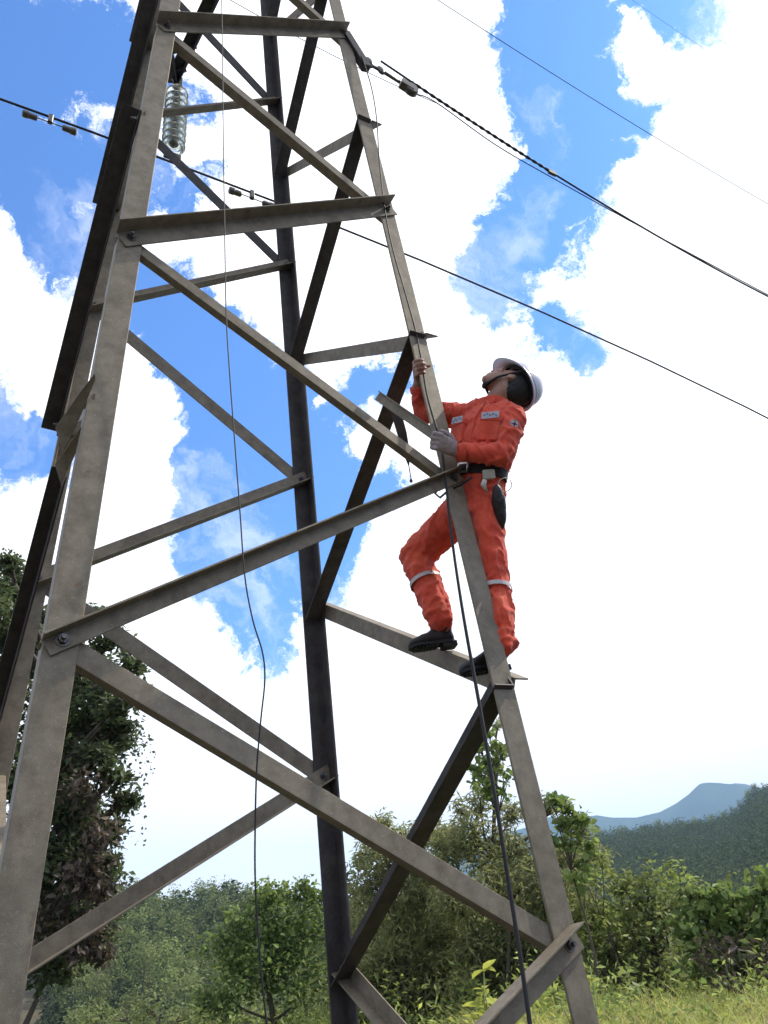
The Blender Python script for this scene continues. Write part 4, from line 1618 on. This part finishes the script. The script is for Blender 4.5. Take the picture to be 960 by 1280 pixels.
# suspended conductor on the glass insulator, beyond the tower
DI = 9.15 * 1.0
p_top, p_bot = at(222, 106, DI), None
yI = p_top[1]
p_bot = on_y(222, 208, yI)
p_bot[0] = p_top[0]
ps, co = conductor('', yI, [(0, 132), (150, 172), (240, 205), (345, 250), (500, 322), (960, 522)], .015)
root = empty('conductor', (p_top[0], yI, np.polyval(co, p_top[0])), 'power line with two pairs of damper weights hung from the glass insulator', 'power line')
MB().tube(ps, .0125, 6).build('wire', ALU, root, smooth=True)
damper(yI, co, 62, 155, root, .34, .7)
damper(yI, co, 315, 246, root, .34, .75)
# insulator string
zb = np.polyval(co, p_top[0])
GLASS = bpy.data.materials.new('insulator_glass')
GLASS.use_nodes = True
gp = GLASS.node_tree.nodes['Principled BSDF']
gp.inputs['Base Color'].default_value = (.95, 1.0, .985, 1)
gp.inputs['Roughness'].default_value = .06
gp.inputs['Transmission Weight'].default_value = .85
gp.inputs['IOR'].default_value = 1.5
ins = empty('insulator_string', tuple(p_top), 'string of greenish glass insulator discs hanging under the crossarm, behind the left legs', 'insulator')
top = np.array(p_top)
bot = np.array([p_top[0], yI, zb + .16])
axis = unit(bot - top)
Ln = np.linalg.norm(bot - top)
MB().tube([top, top + axis * .12], [.016, .012], 8).build('shackle', BOLT, ins)
nd = 9
a0 = .10
pitch_ = (Ln - .18) / nd


def revolve(prof, c, ax, n=24):
    a = unit(np.cross(ax, (.3, 1, .1)))
    b = np.cross(ax, a)
    return [[c + ax * z + (a * math.cos(2 * PI * k / n) + b * math.sin(2 * PI * k / n)) * r for k in range(n)] for r, z in prof]


for k in range(nd):
    c = top + axis * (a0 + pitch_ * k)
    MB().loft(revolve([(.018, 0), (.045, .01), (.048, .05), (.040, .06)], c, axis)).build('cap', BOLT, ins, smooth=True)
    g = MB().loft(revolve([(.03, .045), (.06, .048), (.10, .060), (.118, .078), (.122, .086), (.116, .088), (.115, .074), (.105, .092), (.094, .070), (.080, .090), (.068, .066), (.04, .068)], c, axis, 28))
    g.build('glass_disc', GLASS, ins, smooth=True)
    MB().tube([c + axis * .06, c + axis * (pitch_ + .005)], .011, 8).build('pin', BOLT, ins)
MB().frame(bot + axis * .07, (1, 0, 0), (0, 1, 0), (0, 0, 1), .09, .022, .05).build('clamp', BOLT, ins, bevel=.01)

# crossarm lower member, behind (dark, far)
ca = empty('crossarm', tuple(heel('D', zlev(8))), 'dark steel crossarm reaching past the left legs, carrying the glass insulator', 'crossarm')
root_pts = [(p_top + np.array([0, 0, .10]), at(300, -60, 8.0)), (p_top + np.array([0, 0, .10]), at(200, -40, 7.7))]
for a, b in root_pts:
    d = unit(b - a)
    sdv = unit(np.cross(d, (0, 0, 1.0)))
    dn = np.cross(d, sdv)
    angle_bar(a - d * .05, b, sdv, dn, .12, .12, .010).build('chord', STEELD, ca)
a, b = root_pts[0]
for q0, q1 in ((.12, .0), (.3, .22), (.5, .42)):
    p0 = lerp(a, b, q0)
    p1 = lerp(a, root_pts[1][1], q1 + .1)
    d = unit(p1 - p0)
    sdv = unit(np.cross(d, (0, 0, 1.0)))
    angle_bar(p0, p1, sdv, np.cross(d, sdv), .06, .06, .007).build('strut', STEELD, ca)
MB().frame(p_top + np.array([0, 0, .05]), (1, 0, 0), (0, 1, 0), (0, 0, 1), .05, .02, .09).build('hanger_plate', STEELD, ca, bevel=.006)
MB().tube([at(216, 98, DI), p_top], .02, 8).build('hanger_pin', BOLT, ca)

# tension set at the top of the right leg
yT = -(w_at(zlev(6)) + HO) * SQ
A0 = on_y(432, 44, yT)
A1 = on_y(457, 84, yT)
ps2, co2 = conductor('', yT, [(480, 74), (520, 112), (690, 216), (800, 281), (960, 371)], .012)
tg = empty('tension_clamp', tuple(A0), 'dark steel tension fitting pulling off the top of the right leg', 'cable clamp')
d = unit(A1 - A0)
sdv = np.array([0, 1.0, 0])
upv = np.cross(sdv, d)
MB().frame(lerp(A0, A1, .5), d, sdv, upv, np.linalg.norm(A1 - A0) * .55, .03, .035).build('link_plate', STEELD, tg, bevel=.004)
MB().ball(A0, d * .05, sdv * .03, upv * .05, 12, 8).build('shackle', BOLT, tg, smooth=True)
MB().ball(on_y(460, 78, yT), d * .05, sdv * .03, upv * .045, 12, 8).build('shackle', BOLT, tg, smooth=True)
B0, B1, B2, B3 = on_y(466, 83, yT), on_y(476, 88, yT), on_y(500, 103, yT), on_y(514, 112, yT)
m_ = MB()
m_.tube([A1, B0, B1, B2], [.014, .012, .014, .013], 8)
m_.ball(B1, d * .045, sdv * .02, upv * .03, 10, 6)
m_.build('turnbuckle', BOLT, tg, smooth=True)
m_ = MB()
for q in (-.035, .035):
    rr_ = revolve([(.052, -.012), (.058, -.006), (.058, .006), (.052, .012)], B3 + sdv * q * .4, sdv, 18)
    m_.loft(rr_)
m_.frame(lerp(B2, B3, .6), unit(B3 - B2), sdv, np.cross(sdv, unit(B3 - B2)), .055, .03, .03)
m_.build('thimble', BOLT, tg, smooth=False)
cp_root = empty('conductor', tuple(B3), 'thick line running from the right leg\'s tension fitting to the right edge', 'power line')
xs0 = on_y(474, 66, yT)[0]
ps2 = [np.array([x, yT, np.polyval(co2, x)]) for x in np.concatenate([np.linspace(B3[0] - .25, B3[0] + 6, 24), np.linspace(B3[0] + 6.5, 160, 110)])]
MB().tube(ps2, .0085, 6).build('wire', ALU, cp_root, smooth=True)
grip = [np.array([x, yT, np.polyval(co2, x)]) for x in np.linspace(B3[0] + .02, on_y(690, 216, yT)[0], 60)]
gm = MB()
for ph in (0, PI):
    gm.tube([p + np.array([0, math.cos(i * 1.1 + ph), math.sin(i * 1.1 + ph)]) * .0075 for i, p in enumerate(grip)], .006, 5)
gm.build('helical_grip', ALU, cp_root, smooth=True)
MB().frame(grip[-1], (1, 0, 0), (0, 1, 0), (0, 0, 1), .04, .012, .02).build('grip_end_clip', BOLT, cp_root)
# jumper looping below the main line
jp = [on_y(x, y, yT + .02) for x, y in ((516, 116), (545, 128), (618, 180), (690, 222), (800, 283), (960, 368.5))]
tag(MB().tube(spline(jp, 8), .0045, 5).build('conductor', ALU, smooth=True), 'thinner line just below the thick one, meeting it at the right', 'power line')

for lbl, y, pix, rad in (('long line crossing the blue gap, above the thick line', 9.0, [(645, 63), (800, 160), (960, 255)], .016),
                         ('line just entering at the top right corner', 14.0, [(790, 0), (835, 31), (980, 120)], .011),
                         ('thin far line passing behind the top of the tower', 2.5, [(288, 0), (430, 76), (520, 118)], .006)):
    q = np.array([on_y(px, py, y) for px, py in pix])
    co3 = np.polyfit(q[:, 0], q[:, 2], 2)
    if co3[0] < 0:
        co3 = np.array([0, *np.polyfit(q[:, 0], q[:, 2], 1)])
    xs = np.linspace(-10, 170 if y > 3 else on_y(545, 129, y)[0], 120)
    tag(MB().tube([np.array([x, y, np.polyval(co3, x)]) for x in xs], rad, 5).build('conductor', ALU, smooth=True), lbl, 'power line')

# strap hanging from the short bracket beside the right leg
bA, bB = at(476, 490, 4.72), at(551, 541, 4.28)
d = unit(bB - bA)
nv = unit(np.cross(d, (0, 0, 1.0)))
angle_bar(bA, bB, np.cross(nv, d) * (-1 if np.cross(nv, d)[2] > 0 else 1), nv, .055, .02, .007).build('bracket', STEEL, tower, bevel=.001)
stp = [at(494, 512, 4.66), at(502, 540, 4.62), at(508, 566, 4.6), at(511, 582, 4.6)]
m_ = MB()
wd_ = [.030, .028, .020, .003]
rings = []
for p, w_ in zip(stp, wd_):
    rings.append([p + cs(-w_, 0, 0), p + cs(w_, 0, 0), p + cs(w_, 0, -.006), p + cs(-w_, 0, -.006)])
m_.loft(rings)
stz = empty('hanging_strap', tuple(stp[0]), 'dark tapering strap with thin cord end hanging left of the worker', 'strap')
m_.build('webbing', STEELD, stz)
MB().tube([stp[-1], at(514, 600, 4.6)], .003, 5).build('cord', WEB, stz)
MB().ball(at(514, 601, 4.6), (.009, 0, 0), (0, .009, 0), (0, 0, .012), 8, 6).build('cord_knot', WEB, stz)
# ------------------------------------------------------------------ air
hz = MB().frame((0, 0, 218), (1, 0, 0), (0, 1, 0), (0, 0, 1), 3400, 3400, 242)
HM = bpy.data.materials.new('air')
HM.use_nodes = True
ht = HM.node_tree
for n in list(ht.nodes):
    ht.nodes.remove(n)
pv = ht.nodes.new('ShaderNodeVolumePrincipled')
pv.inputs['Color'].default_value = (0.42, 0.67, 1.0, 1)
pv.inputs['Density'].default_value = 0.00029
pv.inputs['Anisotropy'].default_value = 0.2
ho = ht.nodes.new('ShaderNodeOutputMaterial')
ht.links.new(pv.outputs[0], ho.inputs['Volume'])
tag(hz.build('haze', HM), kind='stuff')
